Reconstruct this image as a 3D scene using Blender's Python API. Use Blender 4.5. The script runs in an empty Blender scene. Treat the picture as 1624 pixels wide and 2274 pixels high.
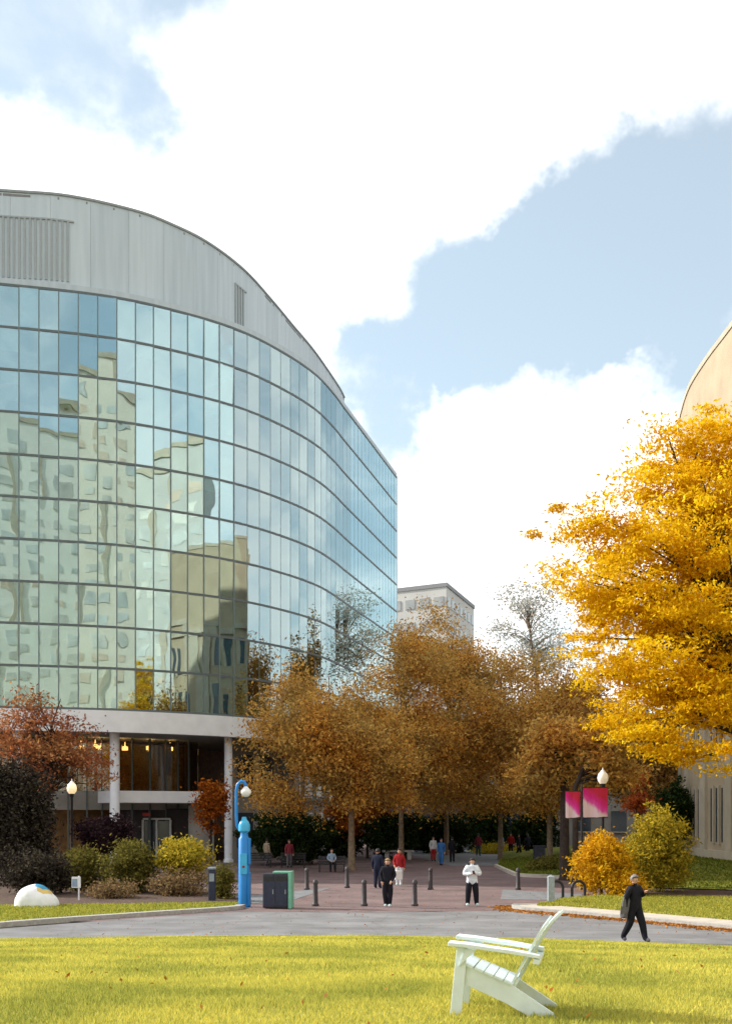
import bpy, bmesh, math, random
import numpy as np
from mathutils import Vector, Matrix, Euler

random.seed(7)
scene = bpy.context.scene
COL = scene.collection

# ------------------------------------------------------------------ camera, sky, sun, exposure
CAM_H = 3.4
FPX, CX, HY = 2542.0, 812.0, 1804.0          # survey units used to place things from sight lines
cam_d = bpy.data.cameras.new('camera')
cam = bpy.data.objects.new('camera', cam_d); COL.objects.link(cam)
cam.location = (0, 0, CAM_H); cam.rotation_euler = (math.radians(90), 0, 0)
cam_d.sensor_fit = 'VERTICAL'; cam_d.sensor_height = 36.0
cam_d.lens = 36.0 * FPX / 2273.0
cam_d.shift_y = HY / 2273.0 - 0.5
cam_d.clip_end = 5000
scene.camera = cam

SUN_EL = math.radians(31)
SUN_DIR = Vector((-0.955, 0.30, 0)).normalized()
SUN_AZ = math.atan2(SUN_DIR.x, SUN_DIR.y)

world = bpy.data.worlds.new('World'); scene.world = world; world.use_nodes = True
wt = world.node_tree; wt.nodes.clear()
def wn(t, **k):
    n = wt.nodes.new(t)
    for a, b in k.items(): setattr(n, a, b)
    return n
def wl(a, b): wt.links.new(a, b)
def wmath(op, a, b=None, c=None, clamp=False):
    n = wn('ShaderNodeMath', operation=op); n.use_clamp = clamp
    for i, v in enumerate((a, b, c)):
        if v is None: continue
        if isinstance(v, (int, float)): n.inputs[i].default_value = v
        else: wl(v, n.inputs[i])
    return n.outputs[0]
w_out = wn('ShaderNodeOutputWorld')
sky = wn('ShaderNodeTexSky', sky_type='NISHITA')
sky.sun_disc = False; sky.sun_elevation = SUN_EL; sky.sun_rotation = SUN_AZ
sky.air_density = 1.0; sky.dust_density = 0.9; sky.ozone_density = 0.6
bg_sky = wn('ShaderNodeBackground'); bg_sky.inputs['Strength'].default_value = 0.13
hs = wn('ShaderNodeHueSaturation'); hs.inputs['Hue'].default_value = 0.478; hs.inputs['Saturation'].default_value = 0.92
wl(sky.outputs[0], hs.inputs['Color']); wl(hs.outputs[0], bg_sky.inputs['Color'])
bg_cl = wn('ShaderNodeBackground'); bg_cl.inputs['Color'].default_value = (1.0, 0.995, 0.985, 1)
bg_cl.inputs['Strength'].default_value = 1.02
tc = wn('ShaderNodeTexCoord')
nrm = wn('ShaderNodeVectorMath', operation='NORMALIZE'); wl(tc.outputs['Generated'], nrm.inputs[0])
sep = wn('ShaderNodeSeparateXYZ'); wl(nrm.outputs[0], sep.inputs[0])
den = wmath('ADD', wmath('MAXIMUM', sep.outputs[2], 0.0), 0.22)
comb = wn('ShaderNodeCombineXYZ')
wl(wmath('DIVIDE', sep.outputs[0], den), comb.inputs[0]); wl(wmath('DIVIDE', sep.outputs[1], den), comb.inputs[1])
n1 = wn('ShaderNodeTexNoise'); n1.inputs['Scale'].default_value = 2.9; n1.inputs['Detail'].default_value = 9
n1.inputs['Roughness'].default_value = 0.56; n1.inputs['Distortion'].default_value = 0.35
wl(comb.outputs[0], n1.inputs['Vector'])
dens = wmath('MULTIPLY_ADD', wmath('SUBTRACT', n1.outputs[0], 0.5), 3.4, 0.66)
nw = wn('ShaderNodeTexNoise'); nw.inputs['Scale'].default_value = 5.5; nw.inputs['Detail'].default_value = 6; nw.inputs['Roughness'].default_value = 0.6
wl(nrm.outputs[0], nw.inputs['Vector'])
wv = wn('ShaderNodeVectorMath', operation='SUBTRACT'); wl(nw.outputs['Color'], wv.inputs[0]); wv.inputs[1].default_value = (.5, .5, .5)
wm = wn('ShaderNodeVectorMath', operation='MULTIPLY_ADD'); wl(wv.outputs[0], wm.inputs[0]); wm.inputs[1].default_value = (.30, .30, .22); wl(nrm.outputs[0], wm.inputs[2])
wdir = wn('ShaderNodeVectorMath', operation='NORMALIZE'); wl(wm.outputs[0], wdir.inputs[0])
def sky_blob(xd, yd, r, amp, prev, sgn=1):
    d = (Vector(((xd - CX) / FPX, 1, (HY - yd) / FPX)) * sgn).normalized()
    dp = wn('ShaderNodeVectorMath', operation='DOT_PRODUCT'); wl(wdir.outputs[0], dp.inputs[0]); dp.inputs[1].default_value = d
    mr = wn('ShaderNodeMapRange', interpolation_type='SMOOTHSTEP'); wl(dp.outputs['Value'], mr.inputs[0])
    mr.inputs[1].default_value = math.cos(r); mr.inputs[2].default_value = math.cos(r * 0.1)
    mr.inputs[3].default_value = 0; mr.inputs[4].default_value = amp
    return wmath('ADD', prev, mr.outputs[0])
for b in ((120, 150, .185, -.9), (620, -60, .10, -.9), (250, 250, .05, -.5),
          (1430, 540, .14, -1.0), (1150, 640, .10, -.8), (1260, 740, .08, -.8), (1620, 400, .10, -.8), (960, 790, .10, -.9), (1220, 780, .11, -.9), (1450, 760, .09, -.8), (840, 830, .06, -.7), (650, 590, .035, -.5),
          (820, 320, .17, 1.0), (250, 430, .11, .8), (480, 150, .07, .7), (90, 450, .09, .8), (1150, 150, .13, .9), (1500, 40, .12, .7), (1080, 1150, .14, .9), (1330, 1080, .11, .7), (500, 430, .09, .7), (1480, 990, .10, .7), (840, 1000, .085, 1.0), (1000, 960, .05, .6), (1230, 860, .08, -.7), (1500, 900, .05, .5),
          (2150, 800, .25, -.75)):
    dens = sky_blob(*b, dens)
for dv_, r_b, a_b in (((.30, -.85, .42), .34, -.8),):      # blue sky mirrored in the upper left panes
    dens = sky_blob((dv_[0] / dv_[1]) * FPX + CX, HY - dv_[2] / dv_[1] * FPX, r_b, a_b, dens, -1)
mr = wn('ShaderNodeMapRange', interpolation_type='SMOOTHSTEP'); wl(dens, mr.inputs[0])
mr.inputs[1].default_value = -0.30; mr.inputs[2].default_value = 1.25; mr.inputs[3].default_value = 0.20; mr.inputs[4].default_value = 1.0
mix = wn('ShaderNodeMixShader'); wl(mr.outputs[0], mix.inputs[0]); wl(bg_sky.outputs[0], mix.inputs[1]); wl(bg_cl.outputs[0], mix.inputs[2])
wl(mix.outputs[0], w_out.inputs['Surface'])

sun_d = bpy.data.lights.new('sun', 'SUN'); sun_d.energy = 4.1; sun_d.angle = math.radians(0.8); sun_d.color = (1.0, 0.93, 0.82)
sun = bpy.data.objects.new('sun', sun_d); COL.objects.link(sun)
to_sun = Vector((SUN_DIR.x * math.cos(SUN_EL), SUN_DIR.y * math.cos(SUN_EL), math.sin(SUN_EL)))
sun.rotation_euler = to_sun.to_track_quat('Z', 'Y').to_euler()
sun.location = (-60, 20, 60)

vs = scene.view_settings
vs.view_transform = 'Standard'; vs.look = 'None'; vs.gamma = 1.0; vs.exposure = 0.66; vs.use_curve_mapping = False
scene.render.engine = 'CYCLES'
scene.cycles.use_denoising = True
scene.cycles.max_bounces = 8; scene.cycles.transparent_max_bounces = 12
scene.cycles.sample_clamp_indirect = 6.0

# ------------------------------------------------------------------ helpers
def P(xd, yd, D):
    return Vector(((xd - CX) / FPX * D, D, CAM_H + (HY - yd) / FPX * D))
def G(xd, yd, z=0.0):
    D = (CAM_H - z) * FPX / (yd - HY)
    return Vector(((xd - CX) / FPX * D, D, z))
def XD(xd, D): return (xd - CX) / FPX * D
def ZD(yd, D): return CAM_H + (HY - yd) / FPX * D

MATS = {}
def nodes_mat(name):
    m = bpy.data.materials.new(name); m.use_nodes = True
    nt = m.node_tree; bs = nt.nodes['Principled BSDF']
    MATS[name] = m
    return m, nt, bs
def mat(name, col, rough=0.7, metal=0.0, noise=0.12, scale=6.0, bump=0.0, bscale=40.0, spec=0.4):
    """plain procedural surface: base colour with soft mottling, optional fine relief"""
    m, nt, bs = nodes_mat(name)
    bs.inputs['Roughness'].default_value = rough; bs.inputs['Metallic'].default_value = metal
    bs.inputs['Specular IOR Level'].default_value = spec
    t = nt.nodes.new('ShaderNodeTexCoord')
    n = nt.nodes.new('ShaderNodeTexNoise'); n.inputs['Scale'].default_value = scale; n.inputs['Detail'].default_value = 6
    nt.links.new(t.outputs['Object'], n.inputs['Vector'])
    r = nt.nodes.new('ShaderNodeValToRGB')
    a = [max(0, c * (1 - noise)) for c in col]; b = [min(1, c * (1 + noise)) for c in col]
    r.color_ramp.elements[0].position = 0.3; r.color_ramp.elements[1].position = 0.7
    r.color_ramp.elements[0].color = (*a, 1); r.color_ramp.elements[1].color = (*b, 1)
    nt.links.new(n.outputs[0], r.inputs[0]); nt.links.new(r.outputs[0], bs.inputs['Base Color'])
    if bump:
        n2 = nt.nodes.new('ShaderNodeTexNoise'); n2.inputs['Scale'].default_value = bscale; n2.inputs['Detail'].default_value = 4
        nt.links.new(t.outputs['Object'], n2.inputs['Vector'])
        bp = nt.nodes.new('ShaderNodeBump'); bp.inputs['Strength'].default_value = bump; bp.inputs['Distance'].default_value = 0.03
        nt.links.new(n2.outputs[0], bp.inputs['Height']); nt.links.new(bp.outputs[0], bs.inputs['Normal'])
    return m
def leaf_mat(name, cols, trans=0.35, nscale=0.5, nmix=0.45, cols2=None):
    """leaf colour varies leaf by leaf (random per island) and clump by clump"""
    m = bpy.data.materials.new(name); m.use_nodes = True; MATS[name] = m
    nt = m.node_tree; nt.nodes.clear()
    o = nt.nodes.new('ShaderNodeOutputMaterial'); g = nt.nodes.new('ShaderNodeNewGeometry')
    def ramp(cs):
        r = nt.nodes.new('ShaderNodeValToRGB'); els = r.color_ramp.elements
        while len(els) < len(cs): els.new(0.5)
        for i, c in enumerate(cs):
            els[i].position = i / (len(cs) - 1); els[i].color = (*c, 1)
        nt.links.new(g.outputs['Random Per Island'], r.inputs[0]); return r
    r = ramp(cols); col = r.outputs[0]
    if cols2:
        r2 = ramp(cols2)
        t = nt.nodes.new('ShaderNodeTexCoord'); n = nt.nodes.new('ShaderNodeTexNoise')
        n.inputs['Scale'].default_value = nscale; n.inputs['Detail'].default_value = 3
        nt.links.new(t.outputs['Object'], n.inputs['Vector'])
        mr = nt.nodes.new('ShaderNodeMapRange'); nt.links.new(n.outputs[0], mr.inputs[0])
        mr.inputs[1].default_value = 0.40; mr.inputs[2].default_value = 0.62
        mx = nt.nodes.new('ShaderNodeMix'); mx.data_type = 'RGBA'
        nt.links.new(mr.outputs[0], mx.inputs['Factor']); nt.links.new(r.outputs[0], mx.inputs['A']); nt.links.new(r2.outputs[0], mx.inputs['B'])
        col = mx.outputs['Result']
    d = nt.nodes.new('ShaderNodeBsdfDiffuse'); tr = nt.nodes.new('ShaderNodeBsdfTranslucent'); ms = nt.nodes.new('ShaderNodeMixShader')
    ms.inputs[0].default_value = trans
    nt.links.new(col, d.inputs[0]); nt.links.new(col, tr.inputs[0])
    nt.links.new(d.outputs[0], ms.inputs[1]); nt.links.new(tr.outputs[0], ms.inputs[2]); nt.links.new(ms.outputs[0], o.inputs[0])
    return m

ORIG = {}
class MB:
    def __init__(s): s.v = []; s.f = []; s.mi = []
    def add(s, vs, fs, mi=0):
        b = len(s.v); s.v += [tuple(v) for v in vs]
        for f in fs: s.f.append([b + i for i in f]); s.mi.append(mi)
        return s
    def box(s, c, size, rot=None, mi=0):
        x, y, z = (q / 2 for q in size)
        vs = [Vector((a, b, d)) for a in (-x, x) for b in (-y, y) for d in (-z, z)]
        if rot is not None: vs = [rot @ v for v in vs]
        c = Vector(c)
        return s.add([v + c for v in vs], [(0, 1, 3, 2), (4, 6, 7, 5), (0, 4, 5, 1), (2, 3, 7, 6), (0, 2, 6, 4), (1, 5, 7, 3)], mi)
    def bar(s, a, b, w, h, up=(0, 0, 1), mi=0):
        a, b = Vector(a), Vector(b); d = (b - a); L = d.length; d.normalize()
        up = Vector(up); side = d.cross(up).normalized(); u = side.cross(d).normalized()
        R = Matrix((d, side, u)).transposed()
        return s.box((a + b) / 2, (L, w, h), R, mi)
    def tube(s, pts, rad, n=8, cap=True, mi=0):
        pts = [Vector(p) for p in pts]; m = len(pts)
        if not hasattr(rad, '__len__'): rad = [rad] * m
        vs = []
        ref = None
        for i, p in enumerate(pts):
            t = (pts[min(i + 1, m - 1)] - pts[max(i - 1, 0)]).normalized()
            if ref is None: ref = Vector((1, 0, 0)) if abs(t.x) < 0.9 else Vector((0, 1, 0))
            a = (ref - t * ref.dot(t)).normalized(); b = t.cross(a); ref = a
            for k in range(n):
                an = 2 * math.pi * k / n
                vs.append(p + (a * math.cos(an) + b * math.sin(an)) * rad[i])
        fs = []
        for i in range(m - 1):
            for k in range(n):
                fs.append((i * n + k, i * n + (k + 1) % n, (i + 1) * n + (k + 1) % n, (i + 1) * n + k))
        if cap: fs.append(tuple(range(n - 1, -1, -1))); fs.append(tuple((m - 1) * n + k for k in range(n)))
        return s.add(vs, fs, mi)
    def lathe(s, c, prof, n=16, mi=0):
        c = Vector(c); m = len(prof)
        vs = [c + Vector((r * math.cos(2 * math.pi * k / n), r * math.sin(2 * math.pi * k / n), z)) for r, z in prof for k in range(n)]
        fs = [(i * n + k, i * n + (k + 1) % n, (i + 1) * n + (k + 1) % n, (i + 1) * n + k) for i in range(m - 1) for k in range(n)]
        fs.append(tuple(range(n - 1, -1, -1))); fs.append(tuple((m - 1) * n + k for k in range(n)))
        return s.add(vs, fs, mi)
    def prism(s, poly, z0, z1, mi=0):
        n = len(poly)
        vs = [(p[0], p[1], z0) for p in poly] + [(p[0], p[1], z1) for p in poly]
        fs = [tuple(range(n - 1, -1, -1)), tuple(range(n, 2 * n))] + [(i, (i + 1) % n, n + (i + 1) % n, n + i) for i in range(n)]
        return s.add(vs, fs, mi)
    def side_prism(s, prof, y0, y1, mi=0):
        """profile in x-z, extruded along y"""
        n = len(prof)
        vs = [(p[0], y0, p[1]) for p in prof] + [(p[0], y1, p[1]) for p in prof]
        fs = [tuple(range(n)), tuple(range(2 * n - 1, n - 1, -1))] + [(i, n + i, n + (i + 1) % n, (i + 1) % n) for i in range(n)]
        return s.add(vs, fs, mi)
    def strip(s, pa, pb, mi=0):
        n = len(pa); b = [tuple(p) for p in pa] + [tuple(p) for p in pb]
        return s.add(b, [(i, i + 1, n + i + 1, n + i) for i in range(n - 1)], mi)
    def build(s, name, m=None, parent=None, smooth=False, bevel=0.0):
        o = ORIG.get(parent.name, Vector((0, 0, 0))) if parent is not None else Vector((0, 0, 0))
        me = bpy.data.meshes.new(name)
        me.from_pydata([(v[0] - o.x, v[1] - o.y, v[2] - o.z) for v in s.v], [], s.f)
        ms = m if isinstance(m, (list, tuple)) else [m]
        for q in ms:
            if q is not None: me.materials.append(MATS[q] if isinstance(q, str) else q)
        if len(ms) > 1: me.polygons.foreach_set('material_index', s.mi)
        bm = bmesh.new(); bm.from_mesh(me); bmesh.ops.recalc_face_normals(bm, faces=bm.faces); bm.to_mesh(me); bm.free()
        if smooth: me.polygons.foreach_set('use_smooth', [True] * len(me.polygons)); me.set_sharp_from_angle(angle=math.radians(40))
        me.update()
        ob = bpy.data.objects.new(name, me); COL.objects.link(ob)
        if parent is not None:
            ob.parent = parent
            ORIG[ob.name] = o
        if bevel:
            b = ob.modifiers.new('bevel', 'BEVEL'); b.width = bevel; b.segments = 2; b.limit_method = 'ANGLE'
        return ob
def tag(o, label=None, cat=None, group=None, kind=None):
    if label: o['label'] = label
    if cat: o['category'] = cat
    if group: o['group'] = group
    if kind: o['kind'] = kind
    return o
def thing(name, label, cat, loc=(0, 0, 0), rz=0.0, group=None, world=False):
    """Empty at the thing's base; world=True means the parts' vertices come in world coordinates"""
    e = bpy.data.objects.new(name, None); COL.objects.link(e); e.location = loc; e.rotation_euler = (0, 0, rz)
    e.empty_display_size = 0.3
    if world: ORIG[e.name] = Vector(loc)
    return tag(e, label, cat, group)
def copy_thing(root, loc, rz=0.0, label=None):
    r = root.copy(); COL.objects.link(r); r.location = loc; r.rotation_euler = (0, 0, rz)
    if label: r['label'] = label
    for ch in list(root.children):
        c = ch.copy(); COL.objects.link(c); c.parent = r
        for g in list(ch.children):
            d = g.copy(); COL.objects.link(d); d.parent = c
    return r
def np_mesh(name, verts, k, m, parent=None, shade=False):
    """verts: (N*k,3) array, N faces of k corners each"""
    o = ORIG.get(parent.name, Vector((0, 0, 0))) if parent is not None else Vector((0, 0, 0))
    verts = (verts - np.array(o)).astype(np.float32); n = len(verts)
    me = bpy.data.meshes.new(name)
    me.vertices.add(n); me.vertices.foreach_set('co', verts.ravel())
    me.loops.add(n); me.loops.foreach_set('vertex_index', np.arange(n, dtype=np.int32))
    me.polygons.add(n // k)
    me.polygons.foreach_set('loop_start', np.arange(0, n, k, dtype=np.int32))
    me.materials.append(MATS[m]); me.update(calc_edges=True)
    ob = bpy.data.objects.new(name, me); COL.objects.link(ob)
    if parent is not None: ob.parent = parent; ORIG[ob.name] = o
    return ob
def catmull(pts, step=0.25):
    pts = [Vector((p[0], p[1], 0)) for p in pts]
    pts = [pts[0] * 2 - pts[1]] + pts + [pts[-1] * 2 - pts[-2]]
    out = []
    for i in range(1, len(pts) - 2):
        p0, p1, p2, p3 = pts[i - 1:i + 3]
        n = max(2, int((p2 - p1).length / step))
        for j in range(n):
            t = j / n
            out.append(0.5 * ((2 * p1) + (p2 - p0) * t + (2 * p0 - 5 * p1 + 4 * p2 - p3) * t * t + (3 * p1 - p0 - 3 * p2 + p3) * t ** 3))
    out.append(pts[-2]); return out
class Curve:
    def __init__(s, pts, step=0.25):
        s.p = catmull(pts, step); s.s = [0.0]
        for a, b in zip(s.p, s.p[1:]): s.s.append(s.s[-1] + (b - a).length)
        s.L = s.s[-1]
    def at(s, d):
        d = min(max(d, 0), s.L)
        i = int(np.searchsorted(s.s, d)) ; i = min(max(i, 1), len(s.p) - 1)
        t = (d - s.s[i - 1]) / max(1e-9, s.s[i] - s.s[i - 1])
        return s.p[i - 1].lerp(s.p[i], t)
    def tan(s, d): return (s.at(d + 0.15) - s.at(d - 0.15)).normalized()
    def nor(s, d):          # outward: right-hand side of travel
        t = s.tan(d); return Vector((t.y, -t.x, 0))
    def find_x(s, x):
        for i, p in enumerate(s.p):
            if p.x >= x: return s.s[i]
        return s.L

# ------------------------------------------------------------------ materials
# ground
def asphalt():
    m = mat('asphalt', (0.185, 0.187, 0.195), 0.9, noise=0.2, scale=0.9, bump=0.5, bscale=60)
    nt = m.node_tree; bs = nt.nodes['Principled BSDF']; src = bs.inputs['Base Color'].links[0].from_socket
    t = nt.nodes.new('ShaderNodeTexCoord'); mp = nt.nodes.new('ShaderNodeMapping'); mp.inputs['Scale'].default_value = (0.25, 1.0, 1.0); nt.links.new(t.outputs['Object'], mp.inputs[0])
    n = nt.nodes.new('ShaderNodeTexNoise'); n.inputs['Scale'].default_value = 0.7; n.inputs['Detail'].default_value = 9; n.inputs['Roughness'].default_value = 0.7; nt.links.new(mp.outputs[0], n.inputs['Vector'])
    v = nt.nodes.new('ShaderNodeTexVoronoi'); v.feature = 'DISTANCE_TO_EDGE'; v.inputs['Scale'].default_value = 0.35; nt.links.new(t.outputs['Object'], v.inputs['Vector'])
    c = nt.nodes.new('ShaderNodeMapRange'); nt.links.new(v.outputs['Distance'], c.inputs[0]); c.inputs[1].default_value = 0.0; c.inputs[2].default_value = 0.018; c.inputs[3].default_value = 0.88; c.inputs[4].default_value = 1.0
    r = nt.nodes.new('ShaderNodeMapRange'); nt.links.new(n.outputs[0], r.inputs[0]); r.inputs[1].default_value = .35; r.inputs[2].default_value = .7; r.inputs[3].default_value = 0.78; r.inputs[4].default_value = 1.22
    k = nt.nodes.new('ShaderNodeMath'); k.operation = 'MULTIPLY'; nt.links.new(r.outputs[0], k.inputs[0]); nt.links.new(c.outputs[0], k.inputs[1])
    x = nt.nodes.new('ShaderNodeVectorMath'); x.operation = 'SCALE'; nt.links.new(src, x.inputs[0]); nt.links.new(k.outputs[0], x.inputs['Scale']); nt.links.new(x.outputs[0], bs.inputs['Base Color'])
    return m
asphalt()
mat('concrete', (0.47, 0.43, 0.37), 0.9, noise=0.13, scale=2.2, bump=0.3)
mat('granite_kerb', (0.36, 0.35, 0.33), 0.85, noise=0.2, scale=9, bump=0.2)
mat('earth', (0.10, 0.085, 0.06), 0.95, noise=0.3, scale=0.5)
mat('mulch', (0.075, 0.045, 0.032), 0.95, noise=0.5, scale=9, bump=1.0, bscale=14)
mat('grey_paving', (0.17, 0.18, 0.195), 0.9, noise=0.25, scale=3, bump=0.3)
def brick_mat():
    m, nt, bs = nodes_mat('brick_paving')
    bs.inputs['Roughness'].default_value = 0.9
    t = nt.nodes.new('ShaderNodeTexCoord'); b = nt.nodes.new('ShaderNodeTexBrick')
    mp = nt.nodes.new('ShaderNodeMapping'); mp.inputs['Rotation'].default_value = (0, 0, 0.6)
    nt.links.new(t.outputs['Object'], mp.inputs[0]); nt.links.new(mp.outputs[0], b.inputs['Vector'])
    b.inputs['Scale'].default_value = 2.4; b.inputs['Color1'].default_value = (0.165, 0.098, 0.098, 1); b.inputs['Color2'].default_value = (0.115, 0.068, 0.072, 1)
    b.inputs['Mortar'].default_value = (0.155, 0.13, 0.125, 1); b.inputs['Mortar Size'].default_value = 0.03
    n = nt.nodes.new('ShaderNodeTexNoise'); n.inputs['Scale'].default_value = 0.55; n.inputs['Detail'].default_value = 7; nt.links.new(t.outputs['Object'], n.inputs['Vector'])
    r = nt.nodes.new('ShaderNodeMapRange'); nt.links.new(n.outputs[0], r.inputs[0]); r.inputs[1].default_value = .3; r.inputs[2].default_value = .7; r.inputs[3].default_value = .7; r.inputs[4].default_value = 1.3
    mx = nt.nodes.new('ShaderNodeVectorMath'); mx.operation = 'SCALE'; nt.links.new(b.outputs[0], mx.inputs[0]); nt.links.new(r.outputs[0], mx.inputs['Scale'])
    nt.links.new(mx.outputs[0], bs.inputs['Base Color'])
brick_mat()
def turf_mat(name, a, b, c):
    m, nt, bs = nodes_mat(name)
    bs.inputs['Roughness'].default_value = 0.95; bs.inputs['Specular IOR Level'].default_value = 0.1
    t = nt.nodes.new('ShaderNodeTexCoord')
    n = nt.nodes.new('ShaderNodeTexNoise'); n.inputs['Scale'].default_value = 0.9; n.inputs['Detail'].default_value = 8; n.inputs['Roughness'].default_value = 0.7
    nt.links.new(t.outputs['Object'], n.inputs['Vector'])
    r = nt.nodes.new('ShaderNodeValToRGB'); els = r.color_ramp.elements; els.new(0.5)
    for e, p, col in zip(els, (0.32, 0.5, 0.68), (a, b, c)): e.position = p; e.color = (*col, 1)
    nt.links.new(n.outputs[0], r.inputs[0]); nt.links.new(r.outputs[0], bs.inputs['Base Color'])
    n2 = nt.nodes.new('ShaderNodeTexNoise'); n2.inputs['Scale'].default_value = 22; n2.inputs['Detail'].default_value = 5; nt.links.new(t.outputs['Object'], n2.inputs['Vector'])
    bp = nt.nodes.new('ShaderNodeBump'); bp.inputs['Strength'].default_value = 0.9; bp.inputs['Distance'].default_value = 0.06
    nt.links.new(n2.outputs[0], bp.inputs['Height']); nt.links.new(bp.outputs[0], bs.inputs['Normal'])
turf_mat('turf', (0.27, 0.27, 0.07), (0.37, 0.345, 0.085), (0.47, 0.41, 0.095))
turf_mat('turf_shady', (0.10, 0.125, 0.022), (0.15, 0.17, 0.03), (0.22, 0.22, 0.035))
turf_mat('turf_green', (0.13, 0.18, 0.03), (0.20, 0.24, 0.04), (0.33, 0.31, 0.06))
leaf_mat('grass_blade', [(0.30, 0.33, 0.07), (0.50, 0.48, 0.10), (0.65, 0.59, 0.12), (0.76, 0.66, 0.14)], 0.4, 0.6, cols2=[(0.20, 0.24, 0.05), (0.34, 0.36, 0.075), (0.52, 0.49, 0.10)])
leaf_mat('verge_blade', [(0.15, 0.19, 0.035), (0.27, 0.29, 0.05), (0.40, 0.38, 0.07), (0.52, 0.45, 0.08)], 0.35, 0.8)
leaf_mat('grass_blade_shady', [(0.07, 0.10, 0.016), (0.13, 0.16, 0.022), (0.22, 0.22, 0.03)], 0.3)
# buildings
def cladding():
    m, nt, bs = nodes_mat('penthouse_metal')
    bs.inputs['Roughness'].default_value = 0.5; bs.inputs['Specular IOR Level'].default_value = 0.35
    t = nt.nodes.new('ShaderNodeTexCoord'); mp = nt.nodes.new('ShaderNodeMapping'); mp.inputs['Scale'].default_value = (2.2, 2.2, 0.12)
    nt.links.new(t.outputs['Object'], mp.inputs[0])
    n = nt.nodes.new('ShaderNodeTexNoise'); n.inputs['Scale'].default_value = 1.3; n.inputs['Detail'].default_value = 7; nt.links.new(mp.outputs[0], n.inputs['Vector'])
    oi = nt.nodes.new('ShaderNodeObjectInfo')
    a = nt.nodes.new('ShaderNodeMath'); a.operation = 'MULTIPLY_ADD'; nt.links.new(oi.outputs['Random'], a.inputs[0]); a.inputs[1].default_value = 0.28; nt.links.new(n.outputs[0], a.inputs[2])
    r = nt.nodes.new('ShaderNodeValToRGB'); r.color_ramp.elements[0].position = 0.3; r.color_ramp.elements[1].position = 0.95
    r.color_ramp.elements[0].color = (0.37, 0.435, 0.475, 1); r.color_ramp.elements[1].color = (0.49, 0.56, 0.60, 1)
    nt.links.new(a.outputs[0], r.inputs[0]); nt.links.new(r.outputs[0], bs.inputs['Base Color'])
cladding()
mat('penthouse_seam', (0.24, 0.265, 0.275), 0.6, noise=0.1)
mat('louvre_metal', (0.29, 0.325, 0.34), 0.55, noise=0.06)
mat('fascia_white', (0.74, 0.75, 0.77), 0.6, noise=0.06, scale=1.5)
mat('column_white', (0.74, 0.77, 0.82), 0.55, noise=0.06, scale=2)
mat('mullion_dark', (0.10, 0.125, 0.13), 0.5, noise=0.1)
mat('mullion_pale', (0.13, 0.185, 0.195), 0.5, noise=0.1)
mat('slab', (0.30, 0.30, 0.29), 0.8, noise=0.1)
mat('room_wall', (0.50, 0.47, 0.41), 0.85, noise=0.15, scale=0.35)
mat('blind_cream', (0.66, 0.62, 0.50), 0.8, noise=0.07, scale=3)
mat('blind_white', (0.68, 0.69, 0.66), 0.8, noise=0.05, scale=3)
mat('roof_deck', (0.2, 0.2, 0.2), 0.9)
mat('stone_cream', (0.41, 0.335, 0.235), 0.85, noise=0.1, scale=0.8, bump=0.25, bscale=7)
mat('stone_trim', (0.44, 0.39, 0.31), 0.85, noise=0.1, scale=1.5)
mat('stone_grey', (0.30, 0.285, 0.26), 0.85, noise=0.2, scale=0.7, bump=0.3, bscale=6)
mat('filler_dark', (0.09, 0.06, 0.05), 0.9, noise=0.25, scale=1.2)
mat('tower_cream', (0.74, 0.73, 0.68), 0.8, noise=0.08, scale=0.2)
mat('tower_beige', (0.70, 0.65, 0.56), 0.8, noise=0.08, scale=0.2)
mat('tower_wall', (0.50, 0.50, 0.475), 0.8, noise=0.08, scale=0.2)
mat('tower_glass_wall', (0.42, 0.48, 0.50), 0.4, noise=0.06, scale=0.3)
mat('tower_trim', (0.22, 0.23, 0.24), 0.7, noise=0.1)
mat('wood_slat', (0.30, 0.155, 0.055), 0.6, noise=0.35, scale=2.5)
mat('dark_recess', (0.035, 0.030, 0.032), 0.6, noise=0.2)
mat('window_grey', (0.30, 0.32, 0.32), 0.4, noise=0.3, scale=0.3)
mat('window_soft', (0.50, 0.52, 0.51), 0.4, noise=0.3, scale=0.3)
mat('window_soft2', (0.58, 0.57, 0.53), 0.4, noise=0.3, scale=0.3)
mat('window_peach', (0.60, 0.50, 0.40), 0.6, noise=0.2, scale=0.3)
mat('window_dark', (0.045, 0.06, 0.085), 0.12, noise=0.1, spec=0.6)
mat('door_frame', (0.62, 0.63, 0.64), 0.5, noise=0.05)
mat('exit_red', (0.5, 0.03, 0.015), 0.5, noise=0.05)
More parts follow.
